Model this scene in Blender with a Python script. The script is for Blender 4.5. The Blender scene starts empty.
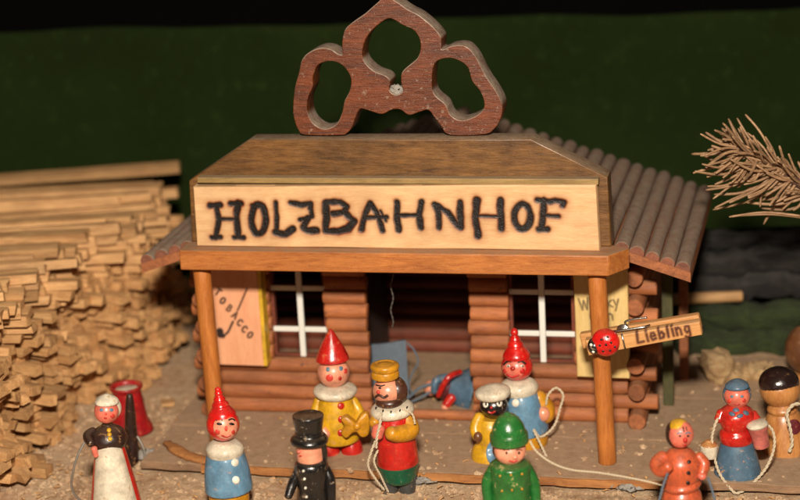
import bpy, math, random
import numpy as np
from mathutils import Vector, Matrix
from mathutils.bvhtree import BVHTree
random.seed(7); rng = np.random.default_rng(7)
S = bpy.context.scene
COL = S.collection
# ------------------------------------------------------------------ camera (1 unit = 1 cm)
F = 2000.0
PIT, ROLL, YAW = math.radians(16.1), math.radians(3.0), math.radians(13.1)
D, Z0 = 70.2, 8.46
CAM = np.array([0, -D*math.cos(PIT), Z0+D*math.sin(PIT)])
fw = np.array([0, math.cos(PIT), -math.sin(PIT)])
r0 = np.array([1., 0, 0]); u0 = np.cross(r0, fw)
CR = r0*math.cos(ROLL)-u0*math.sin(ROLL); CU = u0*math.cos(ROLL)+r0*math.sin(ROLL)
HR = np.array([math.cos(YAW), -math.sin(YAW), 0]); HB = np.array([math.sin(YAW), math.cos(YAW), 0])
def ray(px, py): return fw*F+CR*(px-400)+CU*(250-py)
def onz(px, py, z=0.):
    r = ray(px, py); return CAM+(z-CAM[2])/r[2]*r
def onwy(px, py, y):
    r = ray(px, py); return CAM+(y-CAM[1])/r[1]*r
def hy(px, py, y):                       # point of the house's own frame, on its plane y
    r = ray(px, py); w = CAM+(y-CAM@HB)/(r@HB)*r
    return (float(w@HR), y, float(w[2]))
def hxz(px, py, y):
    a = hy(px, py, y); return (a[0], a[2])
def hz(px, py, z):
    w = onz(px, py, z); return (float(w@HR), float(w@HB), z)
def H2W(x, y, z): return HR*x+HB*y+np.array([0, 0, z])

cd = bpy.data.cameras.new('camera'); cam = bpy.data.objects.new('camera', cd); COL.objects.link(cam)
M = Matrix(((CR[0], CU[0], -fw[0], CAM[0]), (CR[1], CU[1], -fw[1], CAM[1]), (CR[2], CU[2], -fw[2], CAM[2]), (0, 0, 0, 1)))
cam.matrix_world = M
cd.sensor_width = 36; cd.lens = 36*F/800; cd.clip_start = 1; cd.clip_end = 1000
cd.dof.use_dof = True; cd.dof.focus_distance = 69.0; cd.dof.aperture_fstop = 0.09/0.88
S.camera = cam

# ------------------------------------------------------------------ materials
def lin(c): return tuple(((v/255+.055)/1.055)**2.4 if v > 10 else v/255/12.92 for v in c)
class NT:
    def __init__(s, name, rough=.6):
        s.m = bpy.data.materials.new(name); s.m.use_nodes = True
        s.t = s.m.node_tree; s.n = s.t.nodes; s.b = s.n['Principled BSDF']
        s.b.inputs['Roughness'].default_value = rough
    def new(s, t, **kw):
        n = s.n.new(t)
        for k, v in kw.items():
            if isinstance(k, str) and k.startswith('i_'): n.inputs[k[2:].replace('_', ' ')].default_value = v
            else: setattr(n, k, v)
        return n
    def l(s, a, b): s.t.links.new(a, b)
    def coords(s, scale=(1, 1, 1), rnd=37.):
        tc = s.new('ShaderNodeTexCoord'); oi = s.new('ShaderNodeObjectInfo')
        mu = s.new('ShaderNodeMath', operation='MULTIPLY'); mu.inputs[1].default_value = rnd; s.l(oi.outputs['Random'], mu.inputs[0])
        ad = s.new('ShaderNodeVectorMath', operation='ADD'); s.l(tc.outputs['Object'], ad.inputs[0]); s.l(mu.outputs[0], ad.inputs[1])
        mp = s.new('ShaderNodeMapping'); mp.inputs['Scale'].default_value = scale; s.l(ad.outputs[0], mp.inputs[0])
        return mp.outputs[0]
    def noise(s, vec, sc, det=4, ro=.55, dist=0.):
        n = s.new('ShaderNodeTexNoise'); n.inputs['Scale'].default_value = sc; n.inputs['Detail'].default_value = det
        n.inputs['Roughness'].default_value = ro; n.inputs['Distortion'].default_value = dist; s.l(vec, n.inputs['Vector']); return n.outputs['Fac']
    def ramp(s, f, stops):
        n = s.new('ShaderNodeValToRGB'); e = n.color_ramp.elements
        while len(e) < len(stops): e.new(.5)
        for q, (p, c) in zip(e, stops): q.position = p; q.color = (c, c, c, 1) if not hasattr(c, '__len__') else tuple(c)+(1,)
        s.l(f, n.inputs[0]); return n.outputs[0]
    def mix(s, f, a, b, mode='MIX'):
        n = s.new('ShaderNodeMix', data_type='RGBA', blend_type=mode)
        for v, i in ((f, 0), (a, 6), (b, 7)):
            if isinstance(v, (int, float)): n.inputs[i].default_value = v
            elif isinstance(v, tuple): n.inputs[i].default_value = v+(1,) if len(v) == 3 else v
            else: s.l(v, n.inputs[i])
        return n.outputs[2]
    def math(s, op, a, b=0., clamp=False):
        n = s.new('ShaderNodeMath', operation=op, use_clamp=clamp)
        for v, i in ((a, 0), (b, 1)):
            if isinstance(v, (int, float)): n.inputs[i].default_value = v
            else: s.l(v, n.inputs[i])
        return n.outputs[0]
    def bump(s, h, st=.3, d=.05):
        n = s.new('ShaderNodeBump'); n.inputs['Strength'].default_value = st; n.inputs['Distance'].default_value = d
        s.l(h, n.inputs['Height'])
        if s.b.inputs['Normal'].is_linked: s.l(s.b.inputs['Normal'].links[0].from_socket, n.inputs['Normal'])
        s.l(n.outputs[0], s.b.inputs['Normal'])
    def up(s, lo, hi):
        g = s.new('ShaderNodeNewGeometry'); sp = s.new('ShaderNodeSeparateXYZ'); s.l(g.outputs['Normal'], sp.inputs[0])
        r = s.new('ShaderNodeMapRange', interpolation_type='SMOOTHSTEP'); r.inputs['From Min'].default_value = lo; r.inputs['From Max'].default_value = hi
        s.l(sp.outputs[2], r.inputs[0]); return r.outputs[0]
DUST = lin((150, 128, 104))
def add_dust(t, col, amt, lo=.25, hi=.75, dust=DUST, sc=3.):
    v = t.coords((1, 1, 1), 11.)
    n = t.ramp(t.noise(v, sc, 6, .7), [(.28, .35), (.6, 1.)])
    f = t.math('MULTIPLY', t.math('MULTIPLY', t.up(lo, hi), n), amt)
    sp = t.ramp(t.noise(v, 17., 3, .6), [(.64, 0.), (.72, 1.)])
    f2 = t.math('MAXIMUM', f, t.math('MULTIPLY', sp, .25*amt))
    dn = t.mix(t.noise(v, 9., 4, .7), tuple(c*.65 for c in dust), tuple(min(1, c*1.25) for c in dust))
    t.fdust = f
    return t.mix(f2, col, dn)
def wood(name, light, dark, axis='x', rough=.6, dust=0., bump=.25, fine=1., blotch=.5, dlo=.25, dhi=.75, coat=0., dust_col=DUST, var=0., isl=0., specks=0.):
    t = NT(name, rough); g = {'x': (.35, 3, 3), 'y': (3, .35, 3), 'z': (3, 3, .35)}[axis]
    v = t.coords(g)
    a = t.noise(v, 1.3*fine, 5, .6, 1.2); b = t.noise(v, 7*fine, 5, .7, .3)
    f = t.math('ADD', t.math('MULTIPLY', a, .62), t.math('MULTIPLY', b, .42))
    c = t.mix(t.ramp(f, [(.36, 0.), (.66, 1.)]), lin(dark), lin(light))
    bl = t.ramp(t.noise(t.coords((1, 1, 1)), .7, 5, .6), [(.3, 1-blotch*.6), (.7, 1.)])
    c = t.mix(1., c, bl, 'MULTIPLY')
    sp = t.ramp(t.noise(t.coords((1, 1, 1)), 14., 3, .6), [(.62, 1.), (.7, .72)])
    c = t.mix(1., c, sp, 'MULTIPLY')
    if var:
        oi = t.new('ShaderNodeObjectInfo'); q = t.math('MULTIPLY_ADD', oi.outputs['Random'], var); q.node.inputs[2].default_value = 1-var*.6
        c = t.mix(1., c, q, 'MULTIPLY')
    if isl:
        gi = t.new('ShaderNodeNewGeometry'); q = t.math('MULTIPLY_ADD', gi.outputs['Random Per Island'], isl); q.node.inputs[2].default_value = 1-isl*.6
        c = t.mix(1., c, q, 'MULTIPLY')
        kn = t.ramp(t.noise(t.coords((1, 1, 1)), 1.9, 2, .5, 1.), [(.66, 1.), (.73, .45)]); c = t.mix(1., c, kn, 'MULTIPLY')
    if dust: c = add_dust(t, c, dust, dlo, dhi, dust_col)
    if specks:
        q = t.ramp(t.noise(t.coords((1, 1, 1)), 5.5, 5, .7), [(.6, 0.), (.66, 1.)]); c = t.mix(t.math('MULTIPLY', q, specks), c, dust_col)
    t.l(c, t.b.inputs['Base Color'])
    rr = t.ramp(b, [(.3, max(0, rough-.12)), (.7, min(1, rough+.15))])
    if dust: rr = t.mix(t.fdust, rr, (.95, .95, .95))
    t.l(rr, t.b.inputs['Roughness'])
    t.bump(b, bump, .05); t.bump(t.noise(t.coords((1, 1, 1)), 22, 3, .6), bump*.5, .03)
    if coat: t.b.inputs['Coat Weight'].default_value = coat; t.b.inputs['Coat Roughness'].default_value = .25
    return t.m
def paint(name, col, rough=.33, chips=.6, under=(190, 140, 90), dirt=.5, coat=.25, bump=.25, chip_at=.615, dust=.16):
    t = NT(name, rough); v = t.coords((1, 1, 1), 23.)
    c0 = lin(col)
    c = t.mix(t.ramp(t.noise(v, 2.2, 6, .7), [(.32, 0.), (.68, 1.)]), tuple(x*.55 for x in c0), tuple(min(1, x*1.12) for x in c0))
    vs = t.coords((6, 6, .7), 23.); sc_ = t.ramp(t.noise(vs, 2.6, 4, .6), [(.58, 0.), (.66, .45)]); c = t.mix(sc_, c, tuple(x*.6+.01 for x in c0))
    d = t.ramp(t.noise(v, 6.5, 6, .75), [(.48, 0.), (.64, 1.)])
    c = t.mix(t.math('MULTIPLY', d, dirt*.6), c, tuple(x*.35+.02 for x in c0))
    if chips:
        ch = t.math('MULTIPLY', t.ramp(t.noise(v, 4.4, 7, .72, .4), [(chip_at-.015, 0.), (chip_at+.01, 1.)]), chips)
        c = t.mix(ch, c, lin(under))
    c = add_dust(t, c, dust, .5, .98, lin((150, 125, 100)), 4.)
    t.l(c, t.b.inputs['Base Color'])
    t.l(t.ramp(t.noise(v, 5., 4, .6), [(.3, rough-.08), (.75, rough+.22)]), t.b.inputs['Roughness'])
    t.bump(t.noise(v, 3.2, 4, .6), bump, .08); t.bump(t.noise(v, 19, 4, .7), bump*.7, .03)
    t.b.inputs['Coat Weight'].default_value = coat; t.b.inputs['Coat Roughness'].default_value = .2
    return t.m
def plain(name, col, rough=.6, metal=0., sc=8, var=.3, bump=.2):
    t = NT(name, rough); v = t.coords((1, 1, 1), 19.); c0 = lin(col)
    t.l(t.mix(t.noise(v, sc, 5, .65), tuple(x*(1-var) for x in c0), tuple(min(1, x*(1+var*.6)) for x in c0)), t.b.inputs['Base Color'])
    t.b.inputs['Metallic'].default_value = metal
    t.bump(t.noise(v, sc*2.2, 4, .6), bump, .04); return t.m
def marked(name, light, dark, ink, halo, axis='x', rough=.6, bump=.2, ink_rough=.45, blotch=.25, soft=.3):
    """a board whose writing is a colour attribute: r = ink, g = scorch round it"""
    t = NT(name, rough); g = {'x': (.35, 3, 3), 'z': (3, 3, .35)}[axis]; v = t.coords(g)
    a = t.noise(v, 1.1, 5, .6, 1.); b = t.noise(v, 9, 5, .7, .3)
    f = t.math('ADD', t.math('MULTIPLY', a, .55), t.math('MULTIPLY', b, .5))
    c = t.mix(t.ramp(f, [(.36, 0.), (.66, 1.)]), lin(dark), lin(light))
    bl = t.ramp(t.noise(t.coords((1, 1, 1)), .8, 5, .6), [(.3, 1-blotch*.6), (.7, 1.)])
    c = t.mix(1., c, bl, 'MULTIPLY')
    at = t.new('ShaderNodeVertexColor', layer_name='mark'); sp = t.new('ShaderNodeSeparateColor'); t.l(at.outputs[0], sp.inputs[0])
    hf = t.math('MULTIPLY', sp.outputs[1], t.math('MULTIPLY_ADD', t.noise(t.coords((1, 1, 1)), 6, 4, .6), .9), True)
    hf.node.inputs[1].default_value = 1.
    c = t.mix(sp.outputs[1], c, lin(halo))
    ik = t.mix(t.noise(t.coords((1, 1, 1)), 9, 4, .7), tuple(x*.4 for x in lin(ink)), lin(ink))
    c = add_dust(t, c, .4, .45, .9)
    c = t.mix(sp.outputs[0], c, ik)
    t.l(c, t.b.inputs['Base Color'])
    t.l(t.mix(sp.outputs[0], (rough,)*3, (ink_rough,)*3), t.b.inputs['Roughness'])
    t.bump(b, bump, .04)
    bb = t.math('MULTIPLY', t.noise(t.coords((1, 1, 1)), 8, 4, .7), sp.outputs[0]); t.bump(bb, .4, .07)
    return t.m

RED, YEL, SKIN, CREAM = (200, 34, 26), (222, 168, 26), (236, 156, 124), (226, 214, 190)
m = dict(
    beam=wood('orange_stained_wood', (196, 122, 58), (150, 82, 34), 'x', .5, .75, .2, blotch=.35, dlo=.6, dhi=.95),
    post=wood('post_wood', (200, 124, 56), (158, 88, 36), 'z', .45, .25, .2, blotch=.3),
    fascia=wood('dark_stained_board', (138, 94, 44), (84, 54, 24), 'x', .42, .85, .25, blotch=.9, dlo=.7, dhi=.97, coat=.2),
    strip=wood('pale_edge_slat', (170, 138, 84), (124, 98, 52), 'x', .6, .7, .3),
    treft=wood('mahogany_fretwork', (126, 60, 22), (64, 29, 10), 'x', .38, 1., .35, blotch=.5, dlo=.05, dhi=.4, coat=.25, dust_col=lin((156, 138, 120)), specks=.5),
    rooflog=wood('dusty_roof_dowel', (150, 84, 56), (98, 50, 32), 'y', .7, 1., .35, dlo=-.1, dhi=.35, dust_col=lin((140, 122, 104)), var=.3, specks=.25),
    log=wood('red_brown_log', (198, 122, 70), (152, 84, 46), 'x', .6, .3, .45, blotch=.6, dlo=.5, dhi=1., isl=.4),
    logy=wood('red_brown_cross_log', (184, 112, 66), (130, 74, 42), 'y', .6, .3, .45, blotch=.6, dlo=.5, dhi=1., isl=.4),
    inner=wood('inner_red_brown_wood', (140, 66, 40), (90, 40, 24), 'x', .7, .2, .3),
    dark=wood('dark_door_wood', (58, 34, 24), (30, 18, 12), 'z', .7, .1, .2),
    green=wood('mossy_green_board', (90, 88, 48), (56, 54, 30), 'z', .8, .2, .3),
    white=plain('white_window_paint', (222, 222, 214), .5, 0, 6, .1, .1),
    floor=wood('dusty_floor_board', (166, 130, 98), (120, 92, 68), 'x', .85, .85, .4, blotch=.6, dlo=.7, dhi=.98, dust_col=lin((180, 150, 120))),
    edge=wood('orange_torn_edge', (190, 130, 72), (140, 84, 42), 'x', .8, 0, .4),
    straw=wood('split_stick_wood', (228, 180, 122), (170, 120, 72), 'x', .65, .12, .5, blotch=.4, var=.42),
    needle=wood('dry_pine_needle', (186, 148, 110), (128, 94, 66), 'x', .6, 0, .2, var=.3),
    twig=wood('pine_twig_bark', (120, 84, 62), (60, 40, 30), 'x', .85, 0, .8, blotch=.8),
    bark=wood('dark_bark', (54, 48, 46), (12, 10, 10), 'x', .9, .4, .9, blotch=.9, dust_col=lin((84, 80, 76)), dlo=.2, dhi=.9),
    moss=wood('mossy_bark', (70, 88, 36), (26, 30, 20), 'x', .95, .2, .9, blotch=1.2, fine=2., dust_col=lin((52, 50, 44)), specks=.9),
    pale=wood('pale_rotten_wood', (196, 166, 120), (142, 104, 66), 'x', .85, .2, .8),
    peg=wood('peg_beech', (214, 160, 100), (176, 118, 64), 'x', .5, .2, .2, blotch=.2),
    red=paint('red_gloss_paint', RED, .22, .5, dirt=.3, coat=.5), redb=paint('bright_red_paint', (214, 26, 22), .2, .35, dirt=.15, coat=.6),
    yel=paint('yellow_paint', YEL, .35), orange=paint('orange_red_paint', (204, 92, 54), .33, .9, (110, 50, 30), dirt=1.),
    ochre=paint('ochre_yellow_paint', (206, 142, 24), .35, .6), blue=paint('light_blue_paint', (98, 142, 172), .45, .6, dirt=.4),
    dblue=paint('slate_blue_paint', (76, 108, 132), .5, .8, dirt=.7), skin=paint('pink_face_paint', SKIN, .33, .4, dirt=.15),
    skin2=paint('deep_pink_face_paint', (228, 118, 96), .33, .3, dirt=.2), cream=paint('cream_paint', CREAM, .5, .7, (170, 130, 90), dirt=.4),
    wht=paint('white_dot_paint', (238, 232, 214), .4, 0, dirt=.1), black=paint('black_gloss_paint', (22, 20, 20), .22, .9, (150, 130, 110), dirt=0, coat=.6, chip_at=.64),
    hair=paint('brown_hair_paint', (74, 42, 28), .3, .4, dirt=.3), dbrown=paint('dark_brown_paint', (48, 28, 22), .3, .4, dirt=0), brown=paint('brown_lacquer', (112, 70, 42), .3, .3, dirt=.4),
    grn=paint('green_gloss_paint', (34, 108, 44), .22, .8, (196, 180, 120), dirt=.4, coat=.5, chip_at=.62), dkgrn=paint('green_band_paint', (12, 92, 62), .3, .4),
    grey=paint('dark_grey_paint', (66, 66, 64), .5, .7), slate=plain('slate_blue_grey', (92, 104, 116), .8, 0, 5, .35, .4),
    natural=wood('turned_beech', (206, 146, 84), (164, 100, 50), 'z', .35, .15, .15, blotch=.3, coat=.3),
    cheek=paint('cheek_paint', (222, 66, 52), .4, 0, dirt=.1, bump=.1), lip=paint('lip_paint', (196, 30, 26), .4, 0, dirt=.1, bump=.1),
    ink=plain('black_ink', (18, 16, 18), .4), eyeblue=plain('grey_blue_eye_paint', (86, 120, 138), .4),
    cap=paint('glossy_dark_cap', (40, 24, 22), .14, .2, dirt=0, coat=.8, dust=0), crimson=paint('crimson_paint', (176, 22, 28), .35, .4, dirt=.5), maroon=paint('maroon_paint', (96, 26, 34), .4, .3), pink=paint('dusty_pink_paint', (196, 104, 94), .5, .5),
    rope=plain('dirty_white_cord', (206, 190, 162), .85, 0, 20, .35, .6), wire=plain('grey_wire', (150, 146, 138), .45, .6, 10, .3),
    steel=plain('spring_steel', (190, 188, 182), .28, 1., 10, .2, .1), lint=plain('grey_lint', (150, 144, 136), .95, 0, 9, .3, .6),
    tobacco=marked('tobacco_board', (238, 176, 134), (222, 152, 112), (40, 24, 20), (200, 130, 90), 'z', .55, .1, .6, .15),
    whisky=marked('whisky_board', (226, 198, 134), (202, 168, 102), (50, 36, 26), (190, 150, 90), 'z', .6, .15, .6, .2),
    sign=marked('sign_beech', (226, 186, 138), (204, 156, 106), (22, 11, 8), (138, 66, 22), 'x', .55, .22, .42, .3),
    pegtext=marked('peg_face', (216, 164, 104), (184, 126, 70), (78, 34, 20), (170, 104, 54), 'x', .5, .2, .5, .2),
    yedge=paint('yellow_edge_paint', (222, 176, 34), .5, .2),
    web=plain('dusty_thread', (96, 90, 84), .9, 0, 10, .3),
)
def ground_mat():
    t = NT('sandy_ground', .95); v = t.coords((1, 1, 1), 0)
    a = t.noise(v, .35, 6, .7); b = t.noise(v, 3.2, 7, .75); c3 = t.noise(v, 14, 5, .7)
    f = t.math('ADD', t.math('MULTIPLY', a, .45), t.math('ADD', t.math('MULTIPLY', b, .4), t.math('MULTIPLY', c3, .25)))
    c = t.ramp(f, [(.38, lin((136, 100, 72))), (.49, lin((204, 162, 122))), (.6, lin((234, 202, 164)))])
    s = t.ramp(t.noise(v, 7.5, 4, .6), [(.64, 0.), (.7, 1.)]); c = t.mix(t.math('MULTIPLY', s, .6), c, lin((236, 208, 170)))
    s = t.ramp(t.noise(v, 5.1, 4, .6), [(.66, 0.), (.71, 1.)]); c = t.mix(t.math('MULTIPLY', s, .6), c, lin((62, 42, 30)))
    t.l(c, t.b.inputs['Base Color']); t.bump(b, .9, .25); t.bump(c3, .6, .08); return t.m
m['ground'] = ground_mat()
def cloth_mat(name, col):
    t = NT(name, .95); tc = t.new('ShaderNodeTexCoord')
    w = t.new('ShaderNodeTexWave', wave_type='BANDS', bands_direction='X'); w.inputs['Scale'].default_value = 6; w.inputs['Distortion'].default_value = .6
    w2 = t.new('ShaderNodeTexWave', wave_type='BANDS', bands_direction='Z'); w2.inputs['Scale'].default_value = 6; w2.inputs['Distortion'].default_value = .6
    t.l(tc.outputs['Object'], w.inputs[0]); t.l(tc.outputs['Object'], w2.inputs[0])
    q = t.math('MULTIPLY', w.outputs['Fac'], w2.outputs['Fac']); c0 = lin(col)
    c = t.mix(q, tuple(x*.7 for x in c0), tuple(x*1.25 for x in c0))
    c = t.mix(t.ramp(t.noise(tc.outputs['Object'], .12, 4, .6), [(.3, .6), (.7, 0.)]), c, tuple(x*.35 for x in c0))
    c = t.mix(t.ramp(t.noise(tc.outputs['Object'], 1.6, 6, .75), [(.55, 0.), (.75, .5)]), c, tuple(x*1.9 for x in c0))
    t.l(c, t.b.inputs['Base Color']); t.bump(q, .4, .1); t.b.inputs['Specular IOR Level'].default_value = .1; return t.m
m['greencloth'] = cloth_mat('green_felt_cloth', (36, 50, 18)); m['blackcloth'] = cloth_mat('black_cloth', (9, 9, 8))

# ------------------------------------------------------------------ geometry helpers
def link(name, V, Fc, mat, parent=None, smooth=True, loc=(0, 0, 0), auto=None):
    me = bpy.data.meshes.new(name); me.from_pydata([tuple(map(float, v)) for v in V], [], [tuple(map(int, f)) for f in Fc]); me.materials.append(mat)
    if smooth: me.polygons.foreach_set('use_smooth', [True]*len(me.polygons))
    if auto is not None: me.set_sharp_from_angle(angle=math.radians(auto))
    me.update(); o = bpy.data.objects.new(name, me); COL.objects.link(o); o.location = loc
    if parent: o.parent = parent
    return o
def bevel(o, w, seg=2):
    b = o.modifiers.new('bevel', 'BEVEL'); b.width = w; b.segments = seg; b.limit_method = 'ANGLE'; b.harden_normals = False; return o
def thing(name, label, cat, loc=(0, 0, 0), rz=0., group=None):
    o = bpy.data.objects.new(name, None); COL.objects.link(o); o.location = loc; o.rotation_euler = (0, 0, rz); o.empty_display_size = .5
    return tag(o, label, cat, group)
def tag(o, label, cat, group=None, kind=None):
    o['label'] = label; o['category'] = cat
    if group: o['group'] = group
    if kind: o['kind'] = kind
    return o
def join(parts):
    V, Fc, n = [], [], 0
    for v, f in parts:
        V.append(np.asarray(v, float)); Fc += [tuple(i+n for i in q) for q in f]; n += len(v)
    return np.vstack(V), Fc
def box(x0, x1, y0, y1, z0, z1):
    V = [(x, y, z) for x in (x0, x1) for y in (y0, y1) for z in (z0, z1)]
    return V, [(0, 1, 3, 2), (4, 6, 7, 5), (0, 4, 5, 1), (2, 3, 7, 6), (0, 2, 6, 4), (1, 5, 7, 3)]
def frame_of(t):
    t = t/np.linalg.norm(t); a = np.array([0, 0, 1.]) if abs(t[2]) < .9 else np.array([0, 1., 0])
    u = np.cross(t, a); u /= np.linalg.norm(u); return u, np.cross(t, u)
def tube(P, R, seg=14, cap=True, flat=1.):
    P = np.asarray(P, float); n = len(P); R = np.full(n, R) if np.isscalar(R) else np.asarray(R, float)
    V, Fc = [], []; u = None
    for i in range(n):
        t = P[min(i+1, n-1)]-P[max(i-1, 0)]
        if np.linalg.norm(t) < 1e-9: t = P[-1]-P[0]
        t = t/np.linalg.norm(t)
        if u is None: u, w = frame_of(t)
        else:
            u = u-t*(u@t); u /= np.linalg.norm(u); w = np.cross(t, u)
        for k in range(seg):
            a = 2*math.pi*k/seg; V.append(P[i]+R[i]*(math.cos(a)*u+flat*math.sin(a)*w))
    for i in range(n-1):
        for k in range(seg):
            k2 = (k+1) % seg; Fc.append((i*seg+k, i*seg+k2, (i+1)*seg+k2, (i+1)*seg+k))
    if cap: Fc.append(tuple(range(seg-1, -1, -1))); Fc.append(tuple((n-1)*seg+k for k in range(seg)))
    return np.array(V), Fc
def smooth_path(P, n=8, closed=False):
    P = [np.asarray(p, float) for p in P]; out = []; N = len(P)
    rg = range(N if closed else N-1)
    for i in rg:
        if closed: a, b, c, d = P[(i-1) % N], P[i], P[(i+1) % N], P[(i+2) % N]
        else: a, b, c, d = P[max(i-1, 0)], P[i], P[i+1], P[min(i+2, N-1)]
        for k in range(n):
            t = k/n; out.append(.5*((2*b)+(-a+c)*t+(2*a-5*b+4*c-d)*t*t+(-a+3*b-3*c+d)*t**3))
    if not closed: out.append(P[-1])
    return np.array(out)
def spun(p0, p1, prof, seg=36, wob=.012, squash=1.):
    """solid of revolution about p0->p1; prof = [(t, radius)]"""
    p0, p1 = np.asarray(p0, float), np.asarray(p1, float); ax = p1-p0
    u, w = frame_of(ax); ph = random.random()*6
    V, Fc = [], []
    for t, r in prof:
        for k in range(seg):
            a = 2*math.pi*k/seg; rr = max(r, .002)*(1+wob*math.sin(2*a+ph+t*3)+wob*.6*math.sin(3*a+ph*2))
            V.append(p0+ax*t+rr*(math.cos(a)*u+squash*math.sin(a)*w))
    n = len(prof)
    for i in range(n-1):
        for k in range(seg):
            k2 = (k+1) % seg; Fc.append((i*seg+k, i*seg+k2, (i+1)*seg+k2, (i+1)*seg+k))
    Fc.append(tuple(range(seg-1, -1, -1))); Fc.append(tuple((n-1)*seg+k for k in range(seg)))
    return np.array(V), Fc
def fine_prof(prof, n=6):
    """smooth a list of (t, r) but keep repeated points as creases"""
    out, cur = [], [prof[0]]
    for p in prof[1:]:
        if p == cur[-1]:
            out += [tuple(q) for q in smooth_path(cur, n)] if len(cur) > 2 else cur; cur = [p]
        else: cur.append(p)
    out += [tuple(q) for q in smooth_path(cur, n)] if len(cur) > 2 else cur
    return out
def log(p0, p1, r, seg=20, n=8, wob=.03, round_=.12):
    p0, p1 = np.asarray(p0, float), np.asarray(p1, float); L = np.linalg.norm(p1-p0); e = r*round_/L
    ts = [0, e*.3, e]+[i/n for i in range(1, n)]+[1-e, 1-e*.3, 1]; rs = [r*.9, r*.97, r]+[r*(1+random.uniform(-wob, wob)) for _ in range(n-1)]+[r, r*.97, r*.9]
    return spun(p0, p1, list(zip(ts, rs)), seg, wob*.6)
def ellipsoid(c, rx, ry, rz, seg=28, rings=16):
    V, Fc = [], []
    for i in range(rings+1):
        a = math.pi*i/rings
        for k in range(seg):
            b = 2*math.pi*k/seg; V.append((c[0]+rx*math.sin(a)*math.cos(b), c[1]+ry*math.sin(a)*math.sin(b), c[2]+rz*math.cos(a)))
    for i in range(rings):
        for k in range(seg): k2 = (k+1) % seg; Fc.append((i*seg+k, (i+1)*seg+k, (i+1)*seg+k2, i*seg+k2))
    return V, Fc
def poly_solid(name, outer, holes, y0, thick, mat, parent, bev=.05):
    """flat outline(s) in x,z extruded back along y, with rounded edges"""
    cu = bpy.data.curves.new(name, 'CURVE'); cu.dimensions = '2D'; cu.fill_mode = 'BOTH'; cu.extrude = thick/2-bev; cu.bevel_depth = bev; cu.bevel_resolution = 2; cu.offset = -bev
    for loop in [outer]+holes:
        sp = cu.splines.new('POLY'); sp.points.add(len(loop)-1)
        for q, (x, z) in zip(sp.points, loop): q.co = (x, z, 0, 1)
        sp.use_cyclic_u = True
    tmp = bpy.data.objects.new('tmp', cu); COL.objects.link(tmp); bpy.context.view_layer.update()
    me = bpy.data.meshes.new_from_object(tmp.evaluated_get(bpy.context.evaluated_depsgraph_get()))
    bpy.data.objects.remove(tmp); bpy.data.curves.remove(cu)
    me.transform(Matrix(((1, 0, 0, 0), (0, 0, -1, y0+thick/2), (0, 1, 0, 0), (0, 0, 0, 1)))); me.name = name
    me.materials.clear(); me.materials.append(mat); me.set_sharp_from_angle(angle=math.radians(40))
    o = bpy.data.objects.new(name, me); COL.objects.link(o); o.parent = parent; return o
def wnoise(X, Z, s, seed=0):
    r = np.random.default_rng(seed); out = 0
    for i in range(7):
        a = r.uniform(0, 6.28); f = s*r.uniform(.6, 2.2); out = out+np.sin((X*math.cos(a)+Z*math.sin(a))*f+r.uniform(0, 6.28))
    return out/4
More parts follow.
